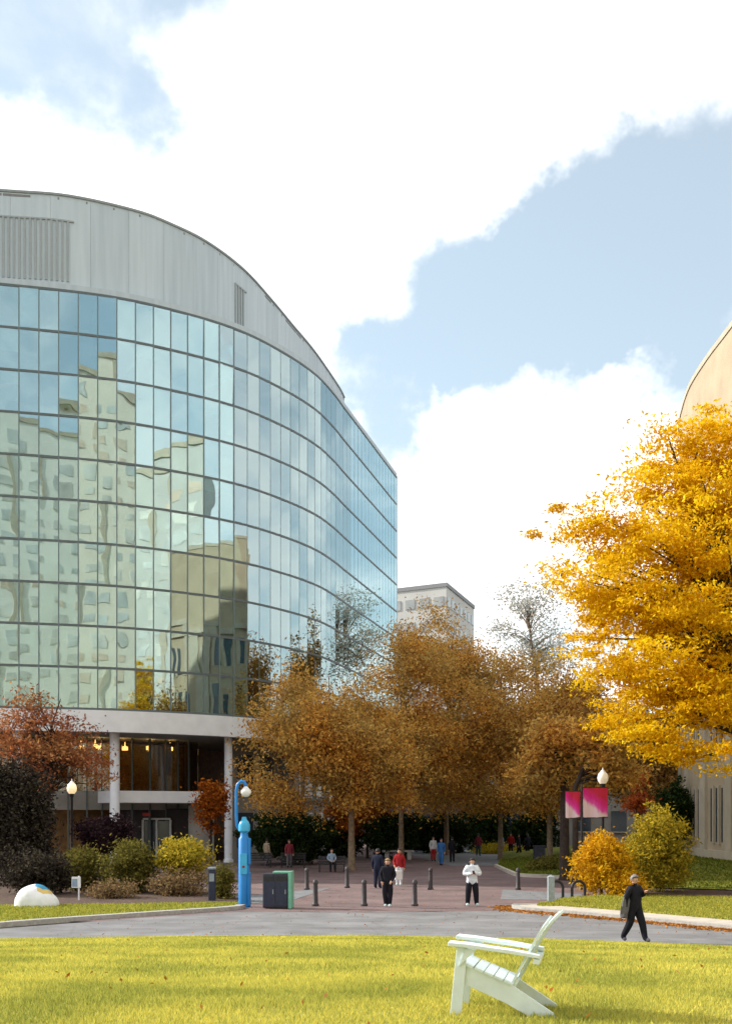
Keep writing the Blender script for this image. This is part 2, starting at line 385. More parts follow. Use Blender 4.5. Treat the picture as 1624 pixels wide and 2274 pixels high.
def glass_mat(name, tint, refl, base, wave=0.0):
    m = bpy.data.materials.new(name); m.use_nodes = True; MATS[name] = m
    nt = m.node_tree; nt.nodes.clear()
    o = nt.nodes.new('ShaderNodeOutputMaterial')
    tr = nt.nodes.new('ShaderNodeBsdfTransparent'); tr.inputs[0].default_value = (*tint, 1)
    gl = nt.nodes.new('ShaderNodeBsdfGlossy'); gl.inputs['Color'].default_value = (*refl, 1); gl.inputs['Roughness'].default_value = 0.0
    fr = nt.nodes.new('ShaderNodeFresnel'); fr.inputs[0].default_value = 1.5
    if wave:      # rolled panes are never quite flat: each one bends the mirror image its own way
        t = nt.nodes.new('ShaderNodeTexCoord'); oi = nt.nodes.new('ShaderNodeObjectInfo')
        sc = nt.nodes.new('ShaderNodeMath'); sc.operation = 'MULTIPLY'; nt.links.new(oi.outputs['Random'], sc.inputs[0]); sc.inputs[1].default_value = 90
        ad = nt.nodes.new('ShaderNodeVectorMath'); ad.operation = 'ADD'; nt.links.new(t.outputs['Object'], ad.inputs[0]); nt.links.new(sc.outputs[0], ad.inputs[1])
        n = nt.nodes.new('ShaderNodeTexNoise'); n.inputs['Scale'].default_value = 0.55; n.inputs['Detail'].default_value = 0.6; nt.links.new(ad.outputs[0], n.inputs['Vector'])
        bp = nt.nodes.new('ShaderNodeBump'); bp.inputs['Strength'].default_value = 1.0; bp.inputs['Distance'].default_value = wave
        nt.links.new(n.outputs[0], bp.inputs['Height']); nt.links.new(bp.outputs[0], gl.inputs['Normal'])
    ma = nt.nodes.new('ShaderNodeMath'); ma.operation = 'MULTIPLY_ADD'; ma.use_clamp = True
    nt.links.new(fr.outputs[0], ma.inputs[0]); ma.inputs[1].default_value = 1.0 - base; ma.inputs[2].default_value = base
    mx = nt.nodes.new('ShaderNodeMixShader')
    nt.links.new(ma.outputs[0], mx.inputs[0]); nt.links.new(tr.outputs[0], mx.inputs[1]); nt.links.new(gl.outputs[0], mx.inputs[2])
    nt.links.new(mx.outputs[0], o.inputs[0])
glass_mat('coated_glass', (0.58, 0.76, 0.75), (0.77, 0.94, 0.95), 0.40, 0.008)
glass_mat('wing_glass', (0.60, 0.80, 0.82), (0.76, 0.97, 1.0), 0.52)
glass_mat('lobby_glass', (0.6, 0.55, 0.48), (0.9, 0.92, 0.95), 0.12)
# small things
mat('chair_white', (0.67, 0.765, 0.79), 0.5, noise=0.07, scale=7, bump=0.08, bscale=30)
mat('phone_blue', (0.012, 0.20, 0.56), 0.38, noise=0.08, scale=4)
mat('phone_blue_light', (0.05, 0.38, 0.66), 0.35, noise=0.08, scale=4)
mat('white_paint', (0.75, 0.76, 0.78), 0.5, noise=0.06, scale=5)
mat('navy_metal', (0.022, 0.027, 0.055), 0.5, noise=0.2)
mat('bin_dark', (0.028, 0.030, 0.045), 0.5, noise=0.3, scale=9)
mat('bin_green', (0.16, 0.42, 0.30), 0.5, noise=0.08)
mat('black_metal', (0.018, 0.018, 0.022), 0.45, noise=0.2)
mat('bollard_metal', (0.040, 0.034, 0.040), 0.55, noise=0.25)
mat('grey_post', (0.27, 0.31, 0.34), 0.6, noise=0.2, scale=8)
mat('boulder_white', (0.74, 0.75, 0.77), 0.75, noise=0.08, scale=5, bump=0.5, bscale=6)
mat('paint_blue', (0.03, 0.26, 0.46), 0.6, noise=0.1)
mat('paint_yellow', (0.62, 0.44, 0.14), 0.6, noise=0.1)
mat('bench_stone', (0.47, 0.48, 0.49), 0.8, noise=0.15, scale=3)
mat('bark_brown', (0.115, 0.08, 0.055), 0.95, noise=0.35, scale=5, bump=0.8, bscale=9)
mat('bark_pale', (0.21, 0.155, 0.105), 0.95, noise=0.35, scale=5, bump=0.8, bscale=9)
mat('bark_dark', (0.045, 0.032, 0.026), 0.95, noise=0.35, scale=5, bump=0.8, bscale=9)
def banner_mat():
    m, nt, bs = nodes_mat('banner_print')
    bs.inputs['Roughness'].default_value = 0.7
    t = nt.nodes.new('ShaderNodeTexCoord'); sp = nt.nodes.new('ShaderNodeSeparateXYZ'); nt.links.new(t.outputs['Generated'], sp.inputs[0])
    # pale lower-left field on a crimson to magenta ground
    a = nt.nodes.new('ShaderNodeMath'); a.operation = 'MULTIPLY_ADD'; nt.links.new(sp.outputs[0], a.inputs[0]); a.inputs[1].default_value = 0.55; nt.links.new(sp.outputs[2], a.inputs[2])
    n = nt.nodes.new('ShaderNodeTexNoise'); n.inputs['Scale'].default_value = 3.0; nt.links.new(t.outputs['Generated'], n.inputs['Vector'])
    b = nt.nodes.new('ShaderNodeMath'); b.operation = 'MULTIPLY_ADD'; nt.links.new(n.outputs[0], b.inputs[0]); b.inputs[1].default_value = 0.25; nt.links.new(a.outputs[0], b.inputs[2])
    r = nt.nodes.new('ShaderNodeValToRGB'); els = r.color_ramp.elements; els.new(.5); els.new(.6)
    for e, p, c in zip(els, (0.66, 0.80, 0.98, 1.25), ((0.72, 0.56, 0.64), (0.68, 0.07, 0.40), (0.62, 0.008, 0.24), (0.52, 0.008, 0.05))): e.position = min(1, p * 0.8); e.color = (*c, 1)
    c = nt.nodes.new('ShaderNodeMath'); c.operation = 'MULTIPLY'; nt.links.new(b.outputs[0], c.inputs[0]); c.inputs[1].default_value = 0.8
    nt.links.new(c.outputs[0], r.inputs[0]); nt.links.new(r.outputs[0], bs.inputs['Base Color'])
banner_mat()
def lamp_mat(name, col, st):
    m, nt, bs = nodes_mat(name)
    bs.inputs['Base Color'].default_value = (0.8, 0.78, 0.7, 1); bs.inputs['Emission Color'].default_value = (*col, 1); bs.inputs['Emission Strength'].default_value = st
    bs.inputs['Roughness'].default_value = 0.3
lamp_mat('globe_warm', (1.0, 0.66, 0.28), 0.45)
lamp_mat('globe_cream', (1.0, 0.84, 0.58), 0.12)
lamp_mat('lobby_lamp', (1.0, 0.62, 0.22), 5.0)
# foliage
leaf_mat('leaf_yellow', [(0.66, 0.40, 0.008), (0.80, 0.53, 0.010), (0.88, 0.62, 0.014), (0.90, 0.70, 0.05)], 0.5, 0.45, cols2=[(0.46, 0.20, 0.006), (0.68, 0.38, 0.008), (0.82, 0.54, 0.010)])
leaf_mat('leaf_bronze', [(0.24, 0.085, 0.025), (0.58, 0.27, 0.05), (0.80, 0.43, 0.08), (0.90, 0.60, 0.17)], 0.5, 0.4, cols2=[(0.30, 0.20, 0.08), (0.52, 0.36, 0.11), (0.76, 0.50, 0.15)])
leaf_mat('leaf_bronze_dark', [(0.24, 0.12, 0.045), (0.42, 0.24, 0.07), (0.60, 0.34, 0.10), (0.68, 0.44, 0.14)], 0.35, 0.4)
leaf_mat('leaf_orange', [(0.24, 0.055, 0.012), (0.40, 0.11, 0.016), (0.48, 0.17, 0.025)], 0.35)
leaf_mat('leaf_red', [(0.22, 0.055, 0.03), (0.36, 0.11, 0.05), (0.48, 0.19, 0.08)], 0.4, 0.5, cols2=[(0.26, 0.11, 0.045), (0.42, 0.20, 0.08), (0.55, 0.30, 0.12)])
leaf_mat('leaf_coral', [(0.45, 0.10, 0.03), (0.55, 0.16, 0.05)], 0.35)
leaf_mat('leaf_grey', [(0.30, 0.34, 0.32), (0.42, 0.44, 0.41), (0.50, 0.42, 0.33)], 0.5)
leaf_mat('leaf_pale', [(0.34, 0.26, 0.18), (0.48, 0.38, 0.26), (0.52, 0.34, 0.16)], 0.5)
leaf_mat('leaf_evergreen', [(0.010, 0.020, 0.008), (0.022, 0.040, 0.012), (0.045, 0.065, 0.02)], 0.12)
leaf_mat('leaf_dark', [(0.022, 0.018, 0.018), (0.05, 0.04, 0.032), (0.085, 0.075, 0.05)], 0.15)
leaf_mat('leaf_purple', [(0.016, 0.008, 0.012), (0.032, 0.016, 0.022), (0.05, 0.03, 0.03)], 0.15)
leaf_mat('leaf_olive', [(0.075, 0.070, 0.018), (0.14, 0.13, 0.03), (0.23, 0.19, 0.045)], 0.3)
leaf_mat('leaf_yellowgreen', [(0.22, 0.19, 0.025), (0.40, 0.32, 0.035), (0.60, 0.44, 0.04)], 0.35)
leaf_mat('leaf_gold', [(0.48, 0.24, 0.014), (0.68, 0.41, 0.016), (0.78, 0.52, 0.025)], 0.35, 1.0, cols2=[(0.46, 0.20, 0.014), (0.62, 0.33, 0.016), (0.70, 0.42, 0.02)])
leaf_mat('leaf_tan', [(0.13, 0.08, 0.04), (0.24, 0.16, 0.08), (0.34, 0.24, 0.12)], 0.3)
leaf_mat('leaf_fallen', [(0.30, 0.10, 0.02), (0.44, 0.20, 0.04), (0.36, 0.16, 0.06)], 0.1)
# people
mat('skin', (0.52, 0.30, 0.21), 0.55, noise=0.06); mat('hair_dark', (0.02, 0.014, 0.012), 0.6); mat('hair_grey', (0.17, 0.165, 0.17), 0.6); mat('hair_sandy', (0.32, 0.20, 0.10), 0.6)
for nm, c in dict(cl_black=(0.012, 0.012, 0.018), cl_navy=(0.018, 0.022, 0.045), cl_white=(0.62, 0.66, 0.72), cl_red=(0.30, 0.018, 0.022), cl_plaid=(0.24, 0.04, 0.06),
                  cl_blue=(0.04, 0.13, 0.34), cl_teal=(0.04, 0.09, 0.12), cl_pale=(0.55, 0.56, 0.6), cl_shoe=(0.5, 0.6, 0.62), cl_grey=(0.12, 0.115, 0.13), cl_lightblue=(0.24, 0.32, 0.42), cl_beige=(0.42, 0.34, 0.24), eye=(0.01, 0.008, 0.006), phone_case=(0.02, 0.02, 0.02)).items():
    mat(nm, c, 0.85, noise=0.18, scale=8, spec=0.15)

# ------------------------------------------------------------------ ground
def poly_sheet(name, pts, z, m, kind='structure'):
    b = MB(); b.add([(p[0], p[1], z) for p in pts], [tuple(range(len(pts)))])
    o = b.build(name, m); return tag(o, kind=kind)
poly_sheet('ground', [(-1500, -600), (1500, -600), (1500, 2500), (-1500, 2500)], -0.06, 'earth')
poly_sheet('brick_plaza', [(-70, 36), (60, 36), (60, 150), (-70, 150)], -0.02, 'brick_paving')
poly_sheet('stone_pavement', [G(1005, 1921)[:2], G(1160, 1921)[:2], (14, 72), (12, 150), (0, 150), G(960, 1912)[:2]], -0.014, 'grey_paving')

edge_pts = [(-700, 2120), (-300, 2100), (0, 2086), (400, 2080), (812, 2078), (1200, 2086), (1624, 2103), (1900, 2122), (2400, 2170)]
def edge_D(x):
    e = [G(*p, z=0.03) for p in edge_pts]
    return float(np.interp(x, [q.x for q in e], [q.y for q in e]))
def lawn_z(x, D):
    De = edge_D(x); t = min(max((D - 10.0) / (De - 10.0), 0), 1)
    z = 1.74 * (1 - t ** 1.15) + 0.03 * t
    return z + 0.012 * math.sin(x * 1.7 + D * 0.6) * (1 - t)
# road
far_line = [(-500, 2110), (0, 2061), (300, 2038), (540, 2023), (812, 2025), (1140, 2021), (1300, 2035), (1624, 2066), (2000, 2105)]
rp = [G(*p) for p in far_line]
rp = [Vector((-60, 20, 0))] + rp + [Vector((60, 20, 0)), Vector((60, 8, 0)), Vector((-60, 8, 0))]
poly_sheet('road', [p[:2] for p in rp], -0.008, 'asphalt')
poly_sheet('brick_apron', [G(*p)[:2] for p in ((530, 2023), (812, 2025), (1142, 2021), (1150, 2014), (560, 2014))], -0.004, 'brick_paving')
# grey paving pads either side of the plaza mouth
poly_sheet('grey_paving_pad', [G(*p)[:2] for p in ((500, 1992), (735, 1970), (640, 2000), (500, 2008))], -0.010, 'grey_paving')
poly_sheet('grey_paving_pad', [G(*p)[:2] for p in ((1115, 1974), (1290, 1984), (1290, 1998), (1110, 1996))], -0.010, 'grey_paving')
# main lawn, one sloping sheet
nx, ny = 90, 110
xs = np.linspace(-34, 34, nx)
vv = []; ff = []
for j in range(ny):
    t = j / (ny - 1)
    for x in xs:
        De = edge_D(x); D = -45 + (De + 45) * t
        vv.append((x, D, lawn_z(x, D) if D > 8 else lawn_z(x, 8.0)))
for j in range(ny - 1):
    for i in range(nx - 1): ff.append((j * nx + i, j * nx + i + 1, (j + 1) * nx + i + 1, (j + 1) * nx + i))
lb = MB(); lb.add(vv, ff)
tag(lb.build('lawn', 'turf', smooth=True), kind='structure')

def kerb(name, pts, w, h, m, inward=1):
    """kerb along a curve, its own body w wide and h tall"""
    c = Curve(pts, 0.5); n = max(4, int(c.L / 0.6)); b = MB()
    rows = []
    for i in range(n + 1):
        d = c.L * i / n; p = c.at(d); q = p + c.nor(d) * (-w * inward)
        rows.append([(p.x, p.y, -0.05), (p.x, p.y, h), (q.x, q.y, h), (q.x, q.y, -0.05)])
    for k in range(3): b.strip([r[k] for r in rows], [r[k + 1] for r in rows])
    return tag(b.build(name, m), kind='structure')
# left verge
lv = [G(-500, 2104), G(0, 2056), G(300, 2034), G(520, 2019), G(545, 2014)]
kerb('kerb', [p[:2] for p in lv], 0.32, 0.11, 'granite_kerb')
cl = Curve([p[:2] for p in lv], 0.5)
inner = [cl.at(cl.L * i / 30) - cl.nor(cl.L * i / 30) * 0.32 for i in range(31)]
backl = [G(540, 2008)[:2], G(300, 2012)[:2], G(0, 2016)[:2], G(-500, 2030)[:2]]
poly_sheet('verge_grass', [p[:2] for p in inner] + backl, 0.095, 'turf_green')
poly_sheet('mulch_bed', [backl[3], backl[2], backl[1], backl[0], G(545, 2000)[:2], G(440, 1975)[:2], (-9.5, 54), (-30, 58), (-45, 48)], 0.07, 'mulch')
# right verge: kerb, pale footpath, grass, bed, bank
rv = [G(1138, 2012), G(1145, 2020), G(1300, 2033), G(1624, 2064), G(1900, 2095), G(2300, 2140)]
kerb('kerb', [p[:2] for p in rv], 0.28, 0.115, 'granite_kerb')
cr = Curve([p[:2] for p in rv], 0.5)
in1 = [cr.at(cr.L * i / 30) - cr.nor(cr.L * i / 30) * 0.28 for i in range(31)]
in2 = [cr.at(cr.L * i / 30) - cr.nor(cr.L * i / 30) * (1.45 if i > 3 else 0.9) for i in range(31)]
b = MB(); b.strip([(p.x, p.y, 0.11) for p in in1], [(p.x, p.y, 0.115) for p in in2]); tag(b.build('footpath', 'concrete'), kind='structure')
bed_front = [(9.6, 45.8), (12.4, 45.2), (16, 44), (26, 42), (45, 40)]
poly_sheet('verge_grass', [p[:2] for p in in2] + [(45, 34), bed_front[4], bed_front[3], bed_front[2], bed_front[1], bed_front[0], G(1250, 1995, .1)[:2]], 0.112, 'turf')
bank_front = [(8.2, 61), (11.0, 58.5), (12.0, 50), (16, 48), (26, 46), (45, 44)]
poly_sheet('mulch_bed', bed_front + [(45, 44.3), (26, 46.3), (16, 48.3), (12.0, 50.3), (10.2, 49)], 0.10, 'mulch')
def bank_z(x, y):
    c = lambda v: min(max(v, 0), 1)
    return 0.09 + 0.78 * c((x - 9) / 9) * c((y - 47) / 11)
bv, bf = [], []
NXB, NYB = 26, 26
bank_x = lambda y: float(np.interp(y, [44, 46, 48, 50, 58.5, 61, 72, 92], [45, 26, 16, 12.0, 11.0, 8.2, 8.2, 11]))
for j in range(NYB + 1):
    y = 44.2 + (92 - 44.2) * j / NYB
    for i in range(NXB + 1):
        x0 = bank_x(y); x = x0 + (46 - x0) * (i / NXB) ** 1.5
        bv.append((x, y, bank_z(x, y)))
for j in range(NYB):
    for i in range(NXB):
        a = j * (NXB + 1) + i; bf.append((a, a + 1, a + NXB + 2, a + NXB + 1))
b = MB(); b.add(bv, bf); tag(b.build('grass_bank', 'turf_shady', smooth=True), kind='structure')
kerb('kerb', [(11.0, 58.3), (9.2, 60.2), (8.1, 61.2), (8.0, 66), (8.05, 72)], 0.2, 0.16, 'concrete', inward=-1)
poly_sheet('far_grass', [G(1080, 1896)[:2], G(1125, 1896)[:2], (12.5, 105), (9, 105)], 0.0, 'turf')

# grass blades
rng = np.random.default_rng(11)
def blades(name, n, xr, yr, zf, h, w, m, label, accept=None):
    x = rng.uniform(*xr, n); y = rng.uniform(*yr, n)
    k = np.array([accept(a, b) for a, b in zip(x, y)]) if accept else np.ones(n, bool)
    x, y = x[k], y[k]; n = len(x)
    z = np.array([zf(a, b) for a, b in zip(x, y)]) - 0.004
    hh = rng.uniform(0.6, 1.25, n) * h; an = rng.uniform(0, math.pi, n); ww = w * rng.uniform(.7, 1.3, n)
    lx, ly = rng.normal(0, .4, n) * hh, rng.normal(0, .4, n) * hh
    v = np.zeros((n, 3, 3))
    v[:, 0] = np.stack([x - np.cos(an) * ww, y - np.sin(an) * ww, z], 1)
    v[:, 1] = np.stack([x + np.cos(an) * ww, y + np.sin(an) * ww, z], 1)
    v[:, 2] = np.stack([x + lx, y + ly, z + hh], 1)
    return tag(np_mesh(name, v.reshape(-1, 3), 3, m), label, 'grass', kind='stuff')
infr = lambda x, y: abs(x) < 0.34 * y + 0.6
blades('lawn_grass', 110000, (-5, 5), (8.3, 12.5), lawn_z, 0.045, 0.006, 'grass_blade', 'short yellowing grass of the lawn around the white chair', infr)
blades('lawn_grass', 110000, (-8, 8), (12.5, 20), lawn_z, 0.05, 0.010, 'grass_blade', 'short yellowing grass on the slope beyond the white chair', infr)
blades('lawn_grass', 90000, (-12, 12), (20, 31.3), lawn_z, 0.055, 0.016, 'grass_blade', 'short yellowing grass at the foot of the lawn beside the road', lambda x, y: infr(x, y) and y < edge_D(x) - 0.05)

def in_poly(poly):
    P_ = [(p[0], p[1]) for p in poly]
    def f(x, y):
        c = False; j = len(P_) - 1
        for i in range(len(P_)):
            (xi, yi), (xj, yj) = P_[i], P_[j]
            if (yi > y) != (yj > y) and x < (xj - xi) * (y - yi) / (yj - yi) + xi: c = not c
            j = i
        return c
    return f
vr = in_poly([p[:2] for p in in2] + [(45, 34), bed_front[4], bed_front[3], bed_front[2], bed_front[1], bed_front[0], G(1250, 1995, .1)[:2]])
blades('verge_blades', 60000, (4, 18), (32, 47), lambda x, y: 0.112, 0.07, 0.022, 'verge_blade', 'tufted green yellow grass of the right verge beside the footpath', vr)
vl = in_poly([p[:2] for p in inner] + backl)
blades('verge_blades', 30000, (-14, -3), (33, 43), lambda x, y: 0.095, 0.07, 0.022, 'verge_blade', 'tufted grass strip of the left verge beside the kerb', vl)
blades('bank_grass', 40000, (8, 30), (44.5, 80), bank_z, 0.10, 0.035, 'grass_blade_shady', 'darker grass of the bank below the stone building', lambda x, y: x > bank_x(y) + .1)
# ------------------------------------------------------------------ the glass building
Z0, Z1, NF = 10.0, 36.4, 10
FH = (Z1 - Z0) / NF
plan = [(-48, 70.0), (-36, 70.0), (-29, 70.4), (-22.8, 71.5), (-16.2, 73.3), (-11.5, 76.0), (-8.3, 78.8), (-5.6, 82.7), (-3.75, 86.4), (-2.55, 90.2), (-1.7, 93.7), (0.65, 103.2), (3.0, 112.8)]
FC = Curve(plan)
BLOC = Vector((-20, 85, 0))
gb = thing('glass_building', 'tall curved glass building with grey metal top and white columns', 'building', BLOC, world=True)
def off(c, d, k, z): p = c.at(d) + c.nor(d) * k; return (p.x, p.y, z)
def band(name, m, c, s0, s1, z0, z1, k_out, k_in, step=0.6, smooth=False, parent=gb, bev=0):
    n = max(2, int((s1 - s0) / step)); b = MB(); ds = [s0 + (s1 - s0) * i / n for i in range(n + 1)]
    A = [off(c, d, k_out, z0) for d in ds]; Bq = [off(c, d, k_out, z1) for d in ds]; Cq = [off(c, d, k_in, z1) for d in ds]; Dq = [off(c, d, k_in, z0) for d in ds]
    b.strip(A, Bq); b.strip(Bq, Cq); b.strip(Cq, Dq); b.strip(Dq, A)
    b.add([A[0], Bq[0], Cq[0], Dq[0]], [(0, 1, 2, 3)]); b.add([A[-1], Bq[-1], Cq[-1], Dq[-1]], [(0, 3, 2, 1)])
    return b.build(name, m, parent, smooth=False)
PW = 1.2
s_first = FC.find_x(-24.2)
NCOL = 30
s_last = s_first + NCOL * PW
pane_me = None
def unit_box(name, w, d, h, m):
    b = MB(); b.box((0, 0, 0), (w, d, h)); o = b.build(name, m); me = o.data
    bpy.data.objects.remove(o); return me
pane_me = unit_box('pane', PW - 0.07, 0.03, FH - 0.10, 'coated_glass')
blind_me = {}
for i, f in enumerate((0.30, 0.55, 0.8, 0.97)):
    for j, mm in enumerate(('blind_cream', 'blind_white')):
        b = MB(); b.box((0, 0, (FH - 0.2) / 2 - f * (FH - 0.3) / 2), (PW - 0.10, 0.02, f * (FH - 0.3))); o = b.build('blind', mm); blind_me[(i, j)] = o.data; bpy.data.objects.remove(o)
rb = random.Random(5)
for ci in range(NCOL):
    d = s_first + (ci + 0.5) * PW; t = FC.tan(d); n = FC.nor(d); ang = math.atan2(t.y, t.x); c = FC.at(d)
    kt = 1.0 if ci < 15 else (0.35 if ci < 19 else 0.12)
    col_tilt = rb.gauss(0, 0.009) * kt
    for fi in range(NF):
        z = Z0 + (fi + 0.5) * FH
        o = bpy.data.objects.new('pane', pane_me); COL.objects.link(o); o.parent = gb
        o.location = Vector((c.x, c.y, z)) - BLOC
        o.rotation_euler = (rb.gauss(0, 0.008) * kt, 0, ang + col_tilt + rb.gauss(0, 0.007) * kt)
        pr = 0.62 if 3 <= fi <= 8 else 0.32
        if ci > 14: pr *= 0.4
        if ci > 18: pr = 0
        if fi == 9: pr = 0.3 if ci not in (11, 12, 15, 16) else 1
        if rb.random() < pr:
            q = bpy.data.objects.new('blind', blind_me[(rb.choice((0, 1, 2, 3, 3, 3)) if fi != 9 else 3, rb.choice((0, 1, 1)))]); COL.objects.link(q); q.parent = gb
            q.location = Vector((c.x, c.y, z)) - n * 0.22 - BLOC; q.rotation_euler = (0, 0, ang)
def glazing_run(name, s0, s1):
    b = MB(); n = int((s1 - s0) / PW); w = (s1 - s0) / n
    for i in range(n):
        d = s0 + (i + 0.5) * w; t = FC.tan(d); c = FC.at(d); ang = math.atan2(t.y, t.x) + rb.gauss(0, .0006)
        for fi in range(NF):
            R = Euler((rb.gauss(0, .001), 0, ang)).to_matrix()
            b.box((c.x, c.y, Z0 + (fi + .5) * FH), (w - .05, .03, FH - .1), R)
    o = b.build(name, 'wing_glass', gb); o['kind'] = 'stuff'; return n, w
glazing_run('glazing', s_last, FC.L); glazing_run('glazing', 0.2, s_first)
for fi in range(NF + 1):
    z = Z0 + fi * FH
    band('transom', 'mullion_dark', FC, 0.1, FC.L, z - 0.075, z + 0.075, 0.05, -0.12)
    if 0 < fi < NF: band('floor_slab', 'slab', FC, 0.1, FC.L, z - 0.16, z + 0.16, -0.35, -5.2, step=1.5)
nm = int((FC.L - s_first) / PW) + 1
for ci in range(-4, nm):
    d = s_first + ci * PW; t = FC.tan(d); c = FC.at(d)
    if d > FC.L: break
    b = MB(); R = Matrix.Rotation(math.atan2(t.y, t.x), 3, 'Z')
    b.box((c.x, c.y, (Z0 + Z1) / 2), (0.075 if ci < 18 else 0.05, 0.10 if ci < 15 else 0.034, Z1 - Z0 - 0.2), R)
    b.build('mullion', 'mullion_pale', gb)
band('room_wall', 'room_wall', FC, 0.1, FC.L - 2, Z0, Z1 - 0.2, -5.2, -5.4, step=1.0)
# partitions between rooms
for k in range(0, int((FC.L - s_first) / 3.6)):
    d = s_first + k * 3.6; p = FC.at(d); n = FC.nor(d)
    b = MB(); b.bar(p - n * 0.4 + Vector((0, 0, (Z0 + Z1) / 2)), p - n * 5.1 + Vector((0, 0, (Z0 + Z1) / 2)), 0.14, Z1 - Z0 - 0.4); b.build('partition', 'room_wall', gb)
band('parapet', 'penthouse_metal', FC, 0.1, FC.L, Z1 + 0.078, Z1 + 0.42, 0.03, -0.4)
band('fascia', 'fascia_white', FC, 0.1, FC.L, 8.55, Z0 - 0.08, 0.22, -0.4)
# soffit and closing walls behind
back = [(3.0, 112.8), (-6, 118), (-48, 118), (-48, 70.0)]
inner_line = [FC.at(FC.L * i / 60) - FC.nor(FC.L * i / 60) * 0.45 for i in range(61)]
foot = [p[:2] for p in inner_line]
def closed_sheet(name, z, th, m):
    poly = foot + [(2.0, 113.0), (-6, 117.6), (-47.6, 117.6)]
    b = MB(); b.prism(poly, z, z + th); return b.build(name, m, gb)
closed_sheet('soffit', 8.62, 0.2, 'penthouse_seam'); closed_sheet('roof_deck', Z1 - 0.05, 0.1, 'roof_deck')
b = MB()
for (x0, y0), (x1, y1) in zip(back, back[1:]): b.bar((x0, y0, 22.6), (x1, y1, 22.6), 0.4, 28.0)
b.build('rear_wall', 'penthouse_metal', gb)
# penthouse
PT = 42.5
pp = []
for xd, yd in ((0, 425), (150, 437), (300, 470), (380, 500), (460, 540), (540, 600), (600, 665), (650, 725), (700, 785), (750, 858), (764, 884)):
    D = (PT - CAM_H) * FPX / (HY - yd); pp.append((XD(xd, D), D))
PC = Curve([(-47, 71.0), (-36, 70.6), (-29, 71.0)] + pp)
npan = int(PC.L / 2.4); pwid = PC.L / npan
for i in range(npan):
    s0, s1 = i * pwid + 0.005, (i + 1) * pwid - 0.005
    if PC.at(s1).x < -25: continue
    o = band('cladding_panel', 'penthouse_metal', PC, s0, s1, Z1 + 0.1, PT, 0.0, -0.12, step=0.6)
sL = PC.find_x(-25.5)
band('cladding_panel', 'penthouse_metal', PC, 0, sL - 2.4, Z1 + 0.1, PT, 0.0, -0.12, step=1)
band('cladding_back', 'penthouse_seam', PC, 0, PC.L, Z1 + 0.05, PT - 0.02, -0.13, -0.3, step=1)
band('roof_coping', 'penthouse_seam', PC, 0, PC.L, PT, PT + 0.14, 0.08, -0.6, step=0.6)
e = PC.at(PC.L)
b = MB(); b.bar((e.x - 0.2, e.y, (Z1 + PT) / 2), (-12, 114, (Z1 + PT) / 2), 0.3, PT - Z1); b.bar((-12, 114, (Z1 + PT) / 2), (-47, 114, (Z1 + PT) / 2), 0.3, PT - Z1); b.bar((-47, 114, (Z1 + PT) / 2), (-47, 71, (Z1 + PT) / 2), 0.3, PT - Z1)
b.build('penthouse_rear', 'penthouse_metal', gb)
b = MB(); b.prism([PC.at(PC.L * i / 40)[:2] for i in range(41)] + [(-12, 113.8), (-46.8, 113.8)], PT - 0.25, PT - 0.1); b.build('penthouse_roof', 'roof_deck', gb)
def louvre(s0, s1, z0, z1, pitch=0.33):
    b = MB(); n = int((s1 - s0) / pitch)
    for i in range(n):
        d = s0 + i * pitch; p = PC.at(d) + PC.nor(d) * 0.037; t = PC.tan(d)
        b.box((p.x, p.y, (z0 + z1) / 2), (pitch * 0.42, 0.07, z1 - z0), Matrix.Rotation(math.atan2(t.y, t.x), 3, 'Z'))
    o = b.build('louvre', 'louvre_metal', gb); o['kind'] = 'stuff'
    band('louvre_frame', 'louvre_metal', PC, s0 - 0.1, s1 - 0.1, z1 + 0.002, z1 + 0.10, 0.08, 0.003)
louvre(PC.find_x(-25.2), PC.find_x(XD(160, 72.8)), 37.1, 40.9)
louvre(PC.find_x(XD(520, 81)), PC.find_x(XD(545, 82.8)), 37.3, 41.0, 0.36)
# white columns
for xd, D, r in ((255, 74.6, 0.32), (507, 79.0, 0.28), (40, 72.9, 0.32)):
    b = MB(); b.lathe((XD(xd, D), D, 0), [(r * 1.25, -0.02), (r * 1.25, 0.18), (r, 0.2), (r, 8.6)], 20); b.build('column', 'column_white', gb, smooth=True)
# recessed lower storeys
band('lobby_back_wall', 'wood_slat', FC, 6, FC.L - 8, 0, 8.6, -11.5, -11.8, step=2)
LS0, LS1 = FC.find_x(-25), FC.find_x(-7.4)
n = int((LS1 - LS0) / 1.5)
for i in range(n):
    s0 = LS0 + (LS1 - LS0) * i / n; s1 = LS0 + (LS1 - LS0) * (i + 1) / n
    band('lobby_pane', 'lobby_glass', FC, s0 + 0.05, s1 - 0.05, 4.9, 8.55, -6.0, -6.03, step=0.8)
    band('lobby_mullion', 'mullion_dark', FC, s0 - 0.05, s0 + 0.05, 0.0, 8.6, -5.9, -6.12, step=0.1)
    band('lobby_curtain', 'wood_slat', FC, s0 + 0.25, s0 + 0.25 + (s1 - s0) * rb.uniform(.15, .6), 5.0, 8.4, -6.5, -6.55, step=0.8)
band('lobby_floor', 'slab', FC, LS0, LS1, 4.6, 4.9, -6.04, -11.4, step=1)
band('lobby_spandrel', 'stone_grey', FC, LS0, LS1, 3.6, 4.6, -6.02, -6.3, step=1)
